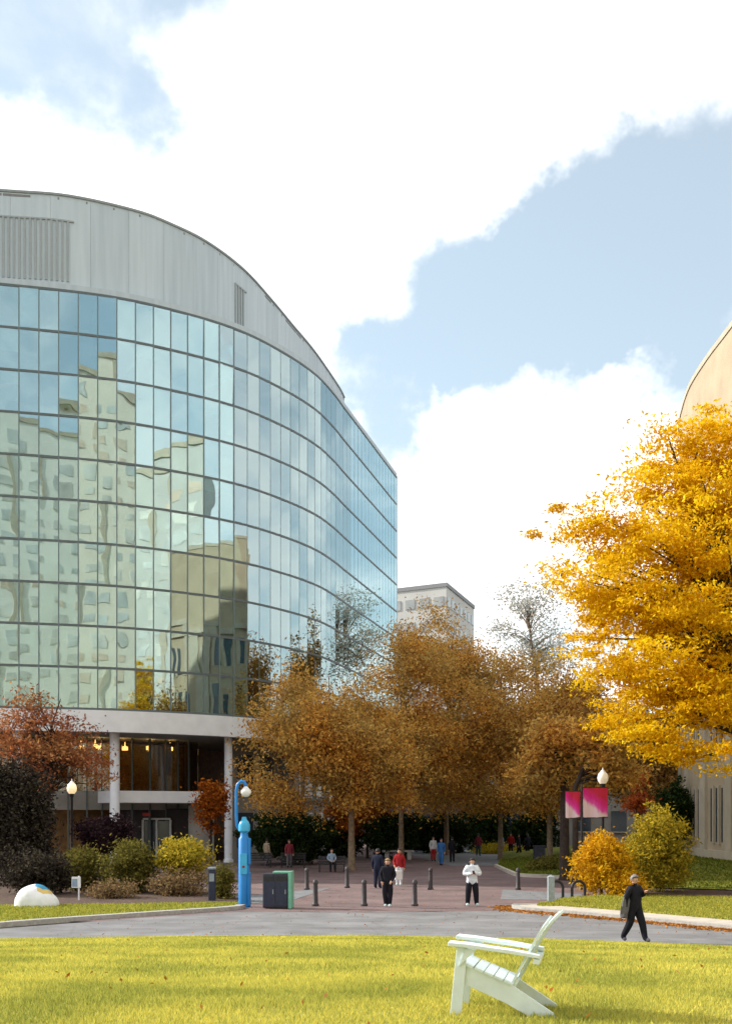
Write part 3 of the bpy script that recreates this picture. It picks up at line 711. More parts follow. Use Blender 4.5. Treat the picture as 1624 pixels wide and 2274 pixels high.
# warm lamps that show through the lobby glass
for k in range(9):
    d = LS0 + (LS1 - LS0) * (0.30 + 0.07 * k); p = FC.at(d) - FC.nor(d) * (7.2 + (k % 2) * 1.5)
    b = MB(); b.lathe((p.x, p.y, 7.9), [(0.22, 0), (0.22, 0.25), (0.05, 0.3), (0.02, 0.6)], 10); b.build('lobby_lamp', 'lobby_lamp', gb)
band('lower_wall', 'stone_grey', FC, LS1 + 0.05, FC.L - 0.5, -0.05, 8.6, -3.2, -3.5, step=1)
for k in range(9):
    d = LS1 + 1.2 + k * 3.2
    band('lower_window', 'window_dark', FC, d, d + 2.0, 4.6, 7.6, -3.14, -3.18, step=0.5); band('lower_window', 'window_dark', FC, d, d + 2.0, 0.9, 3.4, -3.14, -3.18, step=0.5)
# canopy over the entrance, doors
ca, cb = P(222, 1770, 75.0), P(470, 1770, 79.0)
b = MB(); b.bar((ca.x, ca.y + 1.5, 4.45), (cb.x, cb.y + 1.5, 4.45), 3.2, 0.8); b.build('canopy', 'fascia_white', gb, bevel=0.03)
DW = 80.0
b = MB(); b.bar((XD(240, DW), DW + .9, 1.85), (XD(420, DW + 1), DW + 1.9, 1.85), 0.2, 3.7); b.build('entrance_wall', 'dark_recess', gb)
b = MB(); b.bar((XD(425, DW), DW - 0.6, 1.95), (XD(470, DW), DW + 0.4, 1.95), 0.5, 3.9); b.build('entrance_pier', 'stone_grey', gb)
da, db = Vector((XD(312, DW), DW + 0.9, 0)), Vector((XD(372, DW), DW + 1.25, 0))
dr = MB()
for k in (0, 0.5, 1):
    q = da.lerp(db, k); dr.box((q.x, q.y, 1.45), (0.13, 0.14, 2.9))
dr.bar(da + Vector((0, 0, 2.96)), db + Vector((0, 0, 2.96)), 0.16, 0.14)
fr = dr.build('door_frame', 'door_frame', gb)
for k in (0.25, 0.75):
    q = da.lerp(db, k); l = MB(); l.box((q.x, q.y + 0.03, 1.42), (0.78, 0.04, 2.8)); dd = l.build('door', 'window_dark', gb)
    l = MB(); l.box((q.x + (0.28 if k < .5 else -.28), q.y - 0.04, 1.1), (0.04, 0.05, 0.5)); l.build('door_handle', 'door_frame', dd)
b = MB(); b.box((XD(322, DW), DW + 0.55, 3.28), (0.55, 0.08, 0.22)); b.build('exit_sign', 'exit_red', gb)

# ------------------------------------------------------------------ the cream stone building on the right
SB = Vector((30, 66, 0.4))
sb = thing('stone_building', 'cream stone building with curved flank behind the yellow tree', 'building', SB, world=True)
SC = Curve([(23.5, 51.4), (20.6, 52.6), (19.6, 55.5), (19.25, 58.5), (19.2, 61.5), (19.2, 64.5), (19.4, 68.6), (20.0, 72.5), (20.7, 75.8), (21.9, 79.5), (24.5, 83)])
ST = 28.9
def sband(name, m, s0, s1, z0, z1, ko, ki, step=0.7):
    # outward is the left-hand side of travel on this flank
    n = max(2, int((s1 - s0) / step)); b = MB(); ds = [s0 + (s1 - s0) * i / n for i in range(n + 1)]
    q = lambda d, k, z: tuple(SC.at(d) - SC.nor(d) * k + Vector((0, 0, z)))
    A = [q(d, ko, z0) for d in ds]; Bq = [q(d, ko, z1) for d in ds]; Cq = [q(d, ki, z1) for d in ds]; Dq = [q(d, ki, z0) for d in ds]
    b.strip(A, Bq); b.strip(Bq, Cq); b.strip(Cq, Dq); b.strip(Dq, A)
    b.add([A[0], Bq[0], Cq[0], Dq[0]], [(0, 1, 2, 3)]); b.add([A[-1], Bq[-1], Cq[-1], Dq[-1]], [(0, 3, 2, 1)])
    return b.build(name, m, sb)
sband('flank_wall', 'stone_cream', 0, SC.L, -0.2, ST, 0, -0.4)
sband('base_course', 'stone_trim', 0, SC.L, -0.2, 1.35, 0.18, 0.003)
sband('cornice', 'stone_trim', 0, SC.L, ST, ST + 0.3, 0.06, -0.6)
b = MB(); b.prism([(p.x + 0.3, p.y) for p in (SC.at(SC.L * i / 30) for i in range(31))] + [(46, 83), (46, 51.6)], ST - 0.5, ST - 0.1); b.build('roof', 'roof_deck', sb)
b = MB(); b.bar((24.5, 83, 14.3), (46, 83, 14.3), 0.4, 28.8); b.bar((46, 83, 14.3), (46, 51.4, 14.3), 0.4, 28.8); b.bar((46, 51.4, 14.3), (23.5, 51.4, 14.3), 0.4, 28.8); b.build('wall', 'stone_cream', sb)
for base in np.arange(3.0, SC.L - 3, 4.6):
    for z0, z1 in ((1.8, 4.75), (7.2, 10.4), (12.2, 15.4), (17.2, 20.0)):
        for j in range(3):
            s = base + j * 0.95
            sband('window', 'window_dark', s, s + 0.46, z0, z1, 0.03, -0.02, 0.5)
            sband('window_surround', 'stone_trim', s - 0.28, s - 0.02, z0 - 0.1, z1 + 0.15, 0.10, 0.003, 0.3)
    sband('pilaster', 'stone_trim', base - 1.5, base - 0.5, 1.352, 21.0, 0.16, 0.003, 0.5)
sband('string_course', 'stone_trim', 0, SC.L, 21.002, 21.5, 0.2, 0.003)
# lower grey stone hall deeper in, seen under the trees
hb = thing('stone_hall', 'low grey stone hall with rows of windows behind the bronze trees', 'building', (22, 112, 0), world=True)
b = MB(); b.prism([(9, 112), (46, 100), (50, 116), (13, 128)], -0.1, 12.0); b.build('wall', 'stone_grey', hb)
b = MB(); b.prism([(8.7, 111.6), (46.2, 99.5), (50.5, 116.5), (12.8, 128.5)], 12.002, 12.5); b.build('roof', 'tower_trim', hb)
dv = (Vector((46, 100, 0)) - Vector((9, 112, 0))).normalized(); nv = Vector((dv.y, -dv.x, 0))
for i in range(11):
    for z in (2.6, 6.2, 9.6):
        p = Vector((9, 112, z)) + dv * (2.2 + i * 3.3) + nv * 0.04
        b = MB(); b.bar(p - dv * 0.7, p + dv * 0.7, 0.08, 1.9); w_ = b.build('window', 'window_dark', hb)
        b = MB(); b.bar(p - dv * 0.85 + nv * .06 - Vector((0, 0, 1.02)), p + dv * 0.85 + nv * .06 - Vector((0, 0, 1.02)), 0.2, 0.12); b.build('window_sill', 'stone_trim', w_)
bh = thing('filler_hall', 'added dark hall filling the bright gap under the bronze trees', 'building', (4, 136, 0), world=True)  # added dark mass, stands in for the shade beneath the crowns
b = MB(); b.prism([(-8, 138), (12, 132), (15, 142), (-5, 148)], -0.1, 13.0); b.build('wall', 'filler_dark', bh)
b = MB(); b.prism([(-8.3, 137.8), (12.1, 131.6), (15.4, 142.3), (-5.2, 148.3)], 13.002, 13.5); b.build('roof', 'tower_trim', bh)
dv = (Vector((12, 132, 0)) - Vector((-8, 138, 0))).normalized(); nv = Vector((dv.y, -dv.x, 0))
for i in range(7):
    for z in (2.2, 6.0, 9.8):
        p = Vector((-8, 138, z)) + dv * (1.6 + i * 2.9) + nv * 0.04
        b = MB(); b.bar(p - dv * 0.6, p + dv * 0.6, 0.08, 1.8); b.build('window', 'window_dark', bh)
# pale tower far behind
tb = thing('tower_block', 'pale flat-roofed tower block rising behind the tree tops', 'building', (8, 168, 0), world=True)
c0, cl_, cr_ = Vector((11.2, 160, 0)), Vector((-6.5, 170.9, 0)), Vector((16.7, 177.6, 0))
c3 = cl_ + (cr_ - c0); TZ = 35.0
b = MB(); b.prism([p[:2] for p in (c0, cr_, c3, cl_)], -0.1, TZ); b.build('wall', 'tower_wall', tb)
def grow(p, k): c = (c0 + cl_ + cr_ + c3) / 4; return (c + (p - c) * k)[:2]
b = MB(); b.prism([grow(p, 1.015) for p in (c0, cr_, c3, cl_)], TZ, TZ + 0.55); b.build('roof_edge', 'tower_trim', tb)
for (a, q, mm, nb) in ((c0, cl_, 'window_grey', 9), (c0, cr_, 'tower_glass_wall', 7)):
    dv = (q - a); L = dv.length; dv.normalize(); nv = Vector((dv.y, -dv.x, 0)); 
    if nv.dot(a - c3) < 0: nv = -nv
    for fl in range(9):
        z = TZ - 2.0 - fl * 3.3
        for k in range(nb):
            p = a + dv * (L * (k + 0.5) / nb) + Vector((0, 0, z)) + nv * 0.05
            b = MB(); b.bar(p - dv * L / nb * 0.33, p + dv * L / nb * 0.33, 0.1, 1.35); b.build('window', mm, tb)

# tall buildings behind the viewer, seen in the photograph as mirror images in the curved glass
def mirror_tower(name, label, a, q, depth, h, wall, pitch=3.1, bay=3.4):
    a, q = Vector((*a, 0)), Vector((*q, 0)); dv = q - a; L = dv.length; dv.normalize(); nv = Vector((-dv.y, dv.x, 0))
    t = thing(name, label, 'building', (a + q) / 2, world=True)
    b = MB(); b.prism([p[:2] for p in (a, q, q - nv * depth, a - nv * depth)], -0.1, h); b.build('wall', wall, t)
    b = MB(); b.prism([p[:2] for p in (a + nv * .3 - dv * .3, q + nv * .3 + dv * .3, q - nv * (depth + .3), a - nv * (depth + .3))], h + .002, h + 0.9); b.build('parapet', 'stone_trim', t)
    for i in range(int((h - 5) / pitch)):
        z = 4.0 + i * pitch; p0 = a + nv * 0.03 + Vector((0, 0, z)); b = MB(); n = int(L / bay)
        for k in range(n):
            c = p0 + dv * (L * (k + .5) / n); b.bar(c - dv * bay * .27, c + dv * bay * .27, 0.1, 1.6)
        b.build('window_row', rb.choice(('window_soft', 'window_soft2', 'window_soft', 'window_soft2', 'window_peach')), t)
    for k in range(0, int(L / bay), 3):
        c = a + nv * .12 + dv * (k * bay); b = MB(); b.bar(c - dv * .35 + Vector((0, 0, h / 2)), c + dv * .35 + Vector((0, 0, h / 2)), 0.22, h - .2); b.build('pier', 'stone_trim', t)
mirror_tower('apartment_tower', 'pale apartment tower mirrored in the left panes of the curved glass', (-16, -36), (20, -38), 16, 64, 'tower_cream')
mirror_tower('apartment_tower', 'taller beige apartment tower mirrored beside the pale one in the glass', (21, -31), (64, -24), 18, 74, 'tower_beige')
mirror_tower('apartment_tower', 'grey apartment slab mirrored in the glass left of the stone building image', (66, -18), (82, 40), 18, 60, 'tower_wall')
# ------------------------------------------------------------------ trees and shrubs
def lumpy(p, k, seed):
    a = np.array([1.7, 2.3, 1.1]) * k; s = seed * 1.37
    return (np.sin(p[:, 0] * a[0] + s) * np.sin(p[:, 1] * a[1] + s * 2) + np.sin(p[:, 2] * a[2] * 1.6 + s * 3 + p[:, 0] * .7 * k) + 0.6 * np.sin((p[:, 0] + p[:, 2]) * 2.9 * k + s)) / 2.6
def crown_points(lobes, ncl, nlf, rc, seed, gap=-0.35, flat=0.55, kn=0.55, shell=0.5):
    r = np.random.default_rng(seed)
    vol = np.array([l[3] * l[4] * l[5] for l in lobes]); pick = r.choice(len(lobes), ncl * 3, p=vol / vol.sum())
    L = np.array(lobes)[pick]
    d = r.normal(size=(ncl * 3, 3)); d /= np.linalg.norm(d, axis=1)[:, None]
    rad = r.uniform(0, 1, ncl * 3) ** shell
    wob = 1 + 0.16 * lumpy(d * 3.0, 1.0, seed + 5) + 0.07 * r.normal(size=ncl * 3)
    c = L[:, :3] + d * (rad * wob)[:, None] * L[:, 3:]
    c = c[lumpy(c, kn, seed) > gap][:ncl]
    n = len(c)
    cnt = np.maximum(4, (nlf * r.uniform(.5, 1.5, n)).astype(int))
    idx = np.repeat(np.arange(n), cnt); sc = r.uniform(.6, 1.35, n)[idx]
    p = c[idx] + r.normal(size=(len(idx), 3)) * np.array([rc, rc, rc * flat]) * sc[:, None]
    return c, p, r
def leaf_quads(p, size, r, droop=0.0):
    n = len(p)
    nrm_ = r.normal(size=(n, 3)); nrm_[:, 2] = np.abs(nrm_[:, 2]) * 0.9 + 0.25; nrm_ /= np.linalg.norm(nrm_, axis=1)[:, None]
    a = r.normal(size=(n, 3)); a[:, 2] -= droop; u = np.cross(nrm_, a); u /= np.linalg.norm(u, axis=1)[:, None] + 1e-9; w = np.cross(nrm_, u)
    s = size * r.uniform(.6, 1.35, n)[:, None]
    v = np.zeros((n, 4, 3))
    v[:, 0] = p + u * s; v[:, 1] = p + w * s * .45 + nrm_ * s * .12; v[:, 2] = p - u * s; v[:, 3] = p - w * s * .45 + nrm_ * s * .12
    return v.reshape(-1, 3)
def tree(name, label, cat, base, lobes, ncl, nlf, rc, size, leaf, bark='bark_brown', tr=0.2, seed=1, group=None, gap=-0.35, flat=0.55, nlimb=22, kn=0.55, fork=None, shell=0.5, lean=(0, 0)):
    base = Vector(base)
    t = thing(name, label, cat, base, group=group, world=True)
    c, p, r = crown_points(lobes, ncl, nlf, rc, seed, gap, flat, kn, shell)
    np_mesh('crown' if cat == 'tree' else 'foliage', leaf_quads(p, size, r), 4, leaf, t)
    lo = np.array(lobes); ctr = Vector(lo[:, :3].mean(0)); zt = float((lo[:, 2] + lo[:, 5] * .35).max()); zf = fork if fork is not None else float((lo[:, 2] - lo[:, 5] * 0.75).min())
    zf = max(zf, base.z + 0.15)
    top = Vector((ctr.x, ctr.y, zt))
    pts = [base + Vector((0, 0, -0.05)), base + Vector((0, 0, 0.15)), Vector((base.x + lean[0], base.y + lean[1], zf))]
    for k in (0.4, 0.75, 1.0): q = pts[2].lerp(top, k); pts.append(q + Vector((r.normal() * .12, r.normal() * .12, 0)) * (tr / .2))
    b = MB(); b.tube(pts, [tr * 1.5, tr * 1.1, tr * .85, tr * .6, tr * .35, tr * .1], 10)
    b.build('trunk' if cat == 'tree' else 'stem', bark, t, smooth=True)
    bb = MB(); sel = r.choice(len(c), min(nlimb, len(c)), replace=False)
    for i in sel:
        e = Vector(c[i]); k = min(max((e.z - zf) / max(0.5, zt - zf) * 0.75, 0.0), 0.9)
        s_ = pts[2].lerp(top, k * 0.85); m1 = s_.lerp(e, 0.5) + Vector((r.normal() * .15, r.normal() * .15, (e - s_).length * 0.10))
        rr = tr * 0.42 * (1 - k * .6)
        bb.tube([s_, m1, e], [rr, rr * .55, rr * .15], 5)
        for _ in range(2):
            j = r.integers(len(c)); e2 = Vector(c[j])
            if (e2 - m1).length < 2.6 * rc + 1.2: bb.tube([m1, m1.lerp(e2, .5) + Vector((0, 0, .1)), e2], [rr * .5, rr * .3, rr * .1], 4)
    bb.build('branches', bark, t)
    return t
def lobe(xd, yd, D, rxd, ryd, ry=None):
    k = D / FPX; p = P(xd, yd, D); return (p.x, p.y, p.z, rxd * k, ry if ry else rxd * k, ryd * k)

tree('yellow_tree', 'big golden yellow tree in full autumn leaf on the right bank', 'tree', (15.8, 45.5, 0.2),
     [(15.6, 45.3, 12.2, 7.9, 7.2, 6.8), (12.0, 44.5, 9.3, 4.2, 4.5, 3.7), (11.0, 44.5, 13.0, 3.4, 4, 3.0), (14.5, 44.5, 16.2, 3.6, 4, 3.0), (9.3, 44.8, 12.2, 2.2, 2.5, 2.2), (12.2, 44.6, 15.6, 2.8, 3, 2.2), (13.2, 44.6, 17.2, 2.8, 3, 1.9), (13.3, 44.2, 7.2, 3.6, 3.5, 2.1), (9.0, 44.6, 13.8, 1.7, 2, 1.5), (9.6, 44.5, 9.6, 2.0, 2.2, 1.7)],
     1450, 100, 0.38, 0.092, 'leaf_yellow', 'bark_dark', 0.34, seed=3, gap=0.0, flat=0.36, nlimb=110, kn=1.45, shell=0.42)
BG = 'bronze trees lining the brick plaza'
tree('bronze_tree', 'spreading bronze leaved tree beside the blue emergency post', 'tree', (XD(780, 68), 68, 0), [lobe(690, 1650, 68, 140, 135), lobe(800, 1630, 68, 130, 120), lobe(625, 1735, 67, 85, 75), lobe(740, 1740, 68, 150, 75), lobe(655, 1530, 69, 70, 75), lobe(600, 1650, 67, 60, 60), lobe(860, 1700, 70, 70, 70), lobe(700, 1775, 68, 110, 32), lobe(850, 1780, 70, 80, 32)],
     1350, 44, 0.55, 0.110, 'leaf_bronze', 'bark_pale', 0.20, seed=11, group=BG, gap=-0.12, nlimb=70)
tree('bronze_tree', 'bronze leaved tree whose trunk stands behind the pale stone bench', 'tree', (XD(890, 80), 80, 0), [lobe(900, 1600, 80, 130, 150), lobe(940, 1440, 82, 75, 100), lobe(830, 1560, 80, 80, 70), lobe(880, 1720, 80, 130, 70)],
     1000, 44, 0.62, 0.120, 'leaf_bronze', 'bark_pale', 0.18, seed=12, group=BG, gap=-0.12, nlimb=60)
tree('bronze_tree', 'tall bronze leaved tree in front of the pale tower block', 'tree', (XD(990, 92), 92, 0), [lobe(985, 1600, 92, 135, 140), lobe(950, 1420, 94, 80, 90), lobe(1010, 1470, 92, 110, 100), lobe(1090, 1500, 92, 70, 60), lobe(1010, 1720, 92, 120, 70), lobe(1060, 1660, 90, 60, 90), lobe(970, 1770, 90, 110, 35)],
     1050, 44, 0.68, 0.130, 'leaf_bronze', 'bark_pale', 0.2, seed=13, group=BG, gap=-0.1, nlimb=60)
tree('bronze_tree', 'bronze leaved tree over the people standing on the plaza', 'tree', (XD(1110, 84), 84, 0), [lobe(1110, 1640, 84, 135, 130), lobe(1140, 1530, 84, 110, 80), lobe(1110, 1730, 84, 130, 70), lobe(1100, 1775, 84, 120, 32)],
     1000, 44, 0.62, 0.120, 'leaf_bronze', 'bark_pale', 0.18, seed=14, group=BG, gap=-0.12, nlimb=60)
tree('bronze_tree', 'bronze leaved tree beside the dark litter bin', 'tree', (XD(1219, 78), 78, 0), [lobe(1240, 1640, 78, 130, 130), lobe(1265, 1540, 80, 100, 85), lobe(1240, 1730, 78, 130, 70), lobe(1170, 1670, 80, 60, 90), lobe(1330, 1660, 78, 70, 80), lobe(1200, 1770, 78, 100, 32)],
     1000, 44, 0.60, 0.115, 'leaf_bronze', 'bark_pale', 0.2, seed=15, group=BG, gap=-0.12, nlimb=60)
tree('bronze_tree', 'dull brown leaved tree behind the magenta banners', 'tree', (XD(1420, 76), 76, 0.3), [lobe(1400, 1670, 76, 130, 110), lobe(1460, 1720, 76, 75, 80)],
     700, 44, 0.44, 0.115, 'leaf_bronze_dark', 'bark_brown', 0.18, seed=16, group=BG, gap=-0.5, nlimb=30)
tree('bare_tree', 'thin half bare tree in front of the straight glass wing', 'tree', (XD(770, 98), 98, 0), [lobe(770, 1470, 98, 95, 85), lobe(840, 1450, 100, 60, 80)],
     120, 18, 0.55, 0.12, 'leaf_pale', 'bark_pale', 0.16, seed=17, gap=-0.2, nlimb=60)
tree('grey_tree', 'far grey green tree standing between tower block and yellow tree', 'tree', (XD(1190, 130), 130, 0), [lobe(1170, 1350, 130, 75, 70), lobe(1210, 1430, 130, 85, 85), lobe(1120, 1400, 130, 40, 35)],
     230, 22, 0.75, 0.18, 'leaf_grey', 'bark_pale', 0.25, seed=18, gap=-0.15, nlimb=60)
tree('orange_tree', 'small rusty orange tree behind the pale trunk', 'tree', (XD(815, 86), 86, 0), [lobe(800, 1800, 86, 75, 60), lobe(760, 1790, 86, 45, 40)], 200, 44, 0.35, 0.14, 'leaf_orange', 'bark_dark', 0.1, seed=19, gap=-0.6)
tree('red_tree', 'russet red tree in front of the white building columns', 'tree', (XD(105, 61), 61, 0), [lobe(60, 1680, 61, 130, 90), lobe(160, 1690, 61, 95, 80), lobe(70, 1570, 61, 50, 55), lobe(170, 1590, 61, 55, 30), lobe(190, 1760, 61, 60, 55), lobe(140, 1730, 61, 80, 60)],
     270, 30, 0.36, 0.105, 'leaf_red', 'bark_dark', 0.17, seed=20, gap=0.05, nlimb=50)
tree('red_tree', 'small rusty red tree beside the right white column', 'tree', (XD(468, 72), 72, 0), [lobe(470, 1790, 72, 36, 62)], 110, 40, 0.3, 0.12, 'leaf_orange', 'bark_dark', 0.09, seed=21, gap=-0.6)
tree('dark_conifer', 'dark upright evergreen beside the red tree', 'tree', (XD(45, 53), 53, 0), [lobe(45, 1800, 53, 70, 110), lobe(50, 1900, 53, 80, 70), lobe(0, 1760, 53, 60, 80)], 600, 44, 0.24, 0.10, 'leaf_dark', 'bark_dark', 0.12, seed=22, gap=-0.7, flat=.9)
tree('purple_tree', 'small dark purple leaved tree beside the entrance', 'tree', (XD(232, 54), 54, 0.05), [lobe(240, 1850, 54, 58, 42)], 170, 44, 0.22, 0.09, 'leaf_purple', 'bark_dark', 0.14, seed=23, gap=-0.7)
tree('sapling', 'bright coral leaved sapling behind the gold shrub', 'tree', (XD(1412, 62), 62, 0.25), [lobe(1412, 1775, 62, 26, 34), lobe(1425, 1730, 62, 14, 30)], 40, 30, 0.2, 0.10, 'leaf_coral', 'bark_dark', 0.05, seed=24, gap=-0.5)
# dark trunks by the hoops
for i, (xd, D, yb, h, rr, lb_) in enumerate(((1252, 58, 1958, 6.5, 0.24, 'thick dark trunked young tree left of the banner pole'), (1276, 56, 1960, 5.5, 0.15, 'slim dark trunked young tree in front of the banner pole'))):
    tree('young_tree', lb_, 'tree', (XD(xd, D), D, 0.0), [lobe(xd - 10 + 50 * i, 1660, D, 80, 70), lobe(xd - 60 + 140 * i, 1720, D, 60, 35)], 190, 40, 0.36, 0.13, 'leaf_bronze', 'bark_dark', rr, seed=30 + i, gap=-0.5, group='dark trunked young trees by the steel hoops')
def shrub(name, label, xd, yd, D, rx, ry, leaf, ncl, nlf, size, seed, group=None, extra=(), z=0.08, gap=-0.8, bark='bark_dark'):
    return tree(name, label, 'shrub', (XD(xd, D), D, z), [lobe(xd, yd, D, rx, ry)] + [lobe(*e) for e in extra], ncl, nlf, 0.17, size, leaf, bark, 0.035, seed, group, gap, 0.8, 14, 1.2, fork=z + 0.2)
SG = 'planted shrubs in the left bed'
shrub('shrub', 'round olive green shrub in front of the purple tree', 292, 1925, 48, 58, 62, 'leaf_olive', 230, 40, 0.075, 41, SG)
shrub('shrub', 'round shrub with bright yellow green top in the bed', 408, 1905, 48, 56, 40, 'leaf_yellowgreen', 200, 40, 0.075, 42, SG)
shrub('shrub', 'dry tan twiggy shrub below the yellow green one', 395, 1965, 46.5, 62, 30, 'leaf_tan', 130, 26, 0.07, 43, SG, gap=-.4)
shrub('shrub', 'low olive shrub left of the round olive one', 180, 1930, 49, 48, 50, 'leaf_olive', 150, 34, 0.075, 44, SG, gap=-.5)
shrub('shrub', 'low dark shrub beneath the dark evergreen', 90, 1935, 47, 75, 45, 'leaf_dark', 200, 40, 0.08, 45, SG)
shrub('shrub', 'low brown twiggy shrub at the foot of the round olive one', 250, 1978, 45, 60, 22, 'leaf_tan', 100, 24, 0.06, 46, SG, gap=-.4)
shrub('shrub', 'narrow clipped dark green shrub beside the blue emergency post', 494, 1960, 44.5, 19, 38, 'leaf_olive', 90, 44, 0.06, 47)
EG = 'dark evergreen shrubs along the plaza'
shrub('evergreen_shrub', 'wide dark evergreen behind the blue emergency post', 640, 1855, 76, 92, 58, 'leaf_evergreen', 420, 50, 0.12, 48, EG)
shrub('evergreen_shrub', 'dark evergreen behind the people in black and red', 870, 1855, 84, 62, 52, 'leaf_evergreen', 260, 44, 0.13, 49, EG)
shrub('evergreen_shrub', 'dark evergreen beyond the person in white', 985, 1848, 98, 75, 48, 'leaf_evergreen', 260, 44, 0.14, 50, EG)
shrub('evergreen_shrub', 'dark evergreen behind the person in checked jacket', 1085, 1835, 108, 80, 55, 'leaf_evergreen', 280, 44, 0.15, 51, EG)
shrub('evergreen_shrub', 'dark evergreen behind the dark trunks and litter bin', 1190, 1845, 100, 60, 55, 'leaf_evergreen', 240, 44, 0.14, 52, EG)
shrub('evergreen_shrub', 'dark evergreen between the pale trunk and the wide evergreen', 750, 1858, 88, 62, 48, 'leaf_evergreen', 240, 44, 0.13, 59, EG)
shrub('evergreen_shrub', 'dark evergreen behind the far person in blue', 935, 1858, 104, 60, 46, 'leaf_evergreen', 240, 44, 0.14, 60, EG)
shrub('evergreen_shrub', 'dark evergreen against the stone building wall', 1500, 1800, 68, 45, 70, 'leaf_evergreen', 200, 40, 0.11, 58, EG, z=0.5)
shrub('shrub', 'round golden orange shrub beside the steel hoops', 1335, 1918, 46.5, 62, 66, 'leaf_gold', 260, 44, 0.075, 53, 'shrubs in the right bed')
shrub('shrub', 'large yellow green shrub behind the walking person in black', 1465, 1890, 48, 72, 92, 'leaf_yellowgreen', 330, 44, 0.08, 54, 'shrubs in the right bed')
shrub('shrub', 'little gold shrub between the golden and yellow green ones', 1385, 1962, 45.6, 40, 26, 'leaf_gold', 90, 36, 0.065, 55, 'shrubs in the right bed')
shrub('hedge', 'low bright green hedge beyond the person in checked jacket', 1100, 1885, 96, 55, 10, 'leaf_yellowgreen', 120, 40, 0.09, 56)
shrub('hedge', 'low dark green hedge in front of the dark trunked trees', 1235, 1922, 65, 60, 16, 'leaf_olive', 130, 36, 0.09, 57)

# fallen leaves along the right kerb and under the yellow tree
pts = []
r_ = np.random.default_rng(77)
for i in range(2600):
    d = r_.uniform(0, cr.L * 0.6); k = abs(r_.normal(0, .28)); p = cr.at(d) + cr.nor(d) * (0.05 + k); pts.append((p.x, p.y, 0.012))
tag(np_mesh('fallen_leaves', leaf_quads(np.array(pts), 0.06, r_), 4, 'leaf_fallen'), 'orange fallen leaves gathered in the gutter along the right kerb', 'leaves', kind='stuff')

pl = []
for i in range(170):
    D = r_.uniform(8.6, 30) ; x = r_.uniform(-.33, .33) * D; pl.append((x, D, lawn_z(x, D) + 0.045))
for i in range(900):
    D = r_.uniform(31.8, 54); x = r_.uniform(-.30, .33) * D; pl.append((x, D, 0.012))
tag(np_mesh('scattered_leaves', leaf_quads(np.array(pl), 0.032, r_), 4, 'leaf_fallen'), 'single dry leaves scattered over lawn and paving', 'leaves', kind='stuff')
# ------------------------------------------------------------------ the white lawn chair
CH = Vector((0.735, 9.385, 0)); CH.z = lawn_z(CH.x, CH.y) + 0.0
ch = thing('lawn_chair', 'white wooden slatted lawn chair with wide arms on the grass', 'chair', CH, math.radians(-12))
# local frame: +x runs to the chair's back, +y away from the viewer, near front leg foot at the origin
WID = 0.52
for y in (0.0, WID):
    s = 1 if y else -1
    b = MB(); b.side_prism([(-0.048, -0.01), (0.046, -0.01), (0.098, 0.552), (0.008, 0.552)], y - 0.014, y + 0.014); b.build('leg', 'chair_white', ch, bevel=0.004)
    yr = y + (0.03 if y == 0 else -0.03)
    b = MB(); b.side_prism([(0.03, 0.385), (0.10, 0.395), (0.44, 0.262), (0.56, 0.185), (0.79, 0.035), (0.80, -0.005), (0.60, -0.005), (0.40, 0.105), (0.12, 0.225), (0.045, 0.25)], yr - 0.013, yr + 0.013); b.build('side_rail', 'chair_white', ch, bevel=0.004)
    b = MB()                       # arm: wide board, narrowing to the back
    w0, w1 = 0.085, 0.058
    prof = [(-0.055, .569), (0.10, .557), (0.45, .515), (0.685, .478)]
    for q in range(len(prof) - 1):
        (xa, za), (xb, zb) = prof[q], prof[q + 1]
        wa = w0 + (w1 - w0) * (xa / .68); wb = w0 + (w1 - w0) * (xb / .68)
        vs_ = [(xa, y - wa, za), (xa, y + wa, za), (xa, y + wa, za + .03), (xa, y - wa, za + .03), (xb, y - wb, zb), (xb, y + wb, zb), (xb, y + wb, zb + .03), (xb, y - wb, zb + .03)]
        fs_ = [(0, 4, 5, 1), (1, 5, 6, 2), (2, 6, 7, 3), (3, 7, 4, 0)]
        if q == 0: fs_.append((0, 1, 2, 3))
        if q == len(prof) - 2: fs_.append((7, 6, 5, 4))
        b.add(vs_, fs_)
    b.build('arm', 'chair_white', ch, bevel=0.004)
    b = MB(); b.side_prism([(0.03, .40), (0.088, .545), (0.17, .535)], y + s * 0.0 - 0.012 + s * .028, y + 0.012 + s * .028); b.build('arm_bracket', 'chair_white', ch)
# seat slats following the rail
sp = [(0.055, .425), (0.105, .415), (0.19, .382), (0.27, .350), (0.35, .318), (0.43, .286)]
b = MB(); b.side_prism([(0.022, .30), (0.045, .30), (0.05, .39), (0.027, .39)], -0.02 + .0345, WID + .02 - .0345); b.build('seat_slat', 'chair_white', ch, bevel=0.003)
for i, (xa, za) in enumerate(sp):
    an = -0.2 if i == 0 else -0.38
    R = Matrix.Rotation(-an, 3, 'Y'); b = MB(); b.box((xa, WID / 2, za - .012), (0.079, WID + 0.02, 0.02), R); b.build('seat_slat', 'chair_white', ch, bevel=0.003)
# rear cross bar carrying the back and the arms
b = MB(); b.box((0.655, WID / 2, 0.455), (0.055, WID + 0.10, 0.042), Matrix.Rotation(0.12, 3, 'Y')); b.build('cross_bar', 'chair_white', ch, bevel=0.003)
b = MB(); b.box((0.485, WID / 2, 0.268), (0.03, WID - 0.09, 0.07), Matrix.Rotation(0.5, 3, 'Y')); b.build('cross_bar', 'chair_white', ch, bevel=0.003)
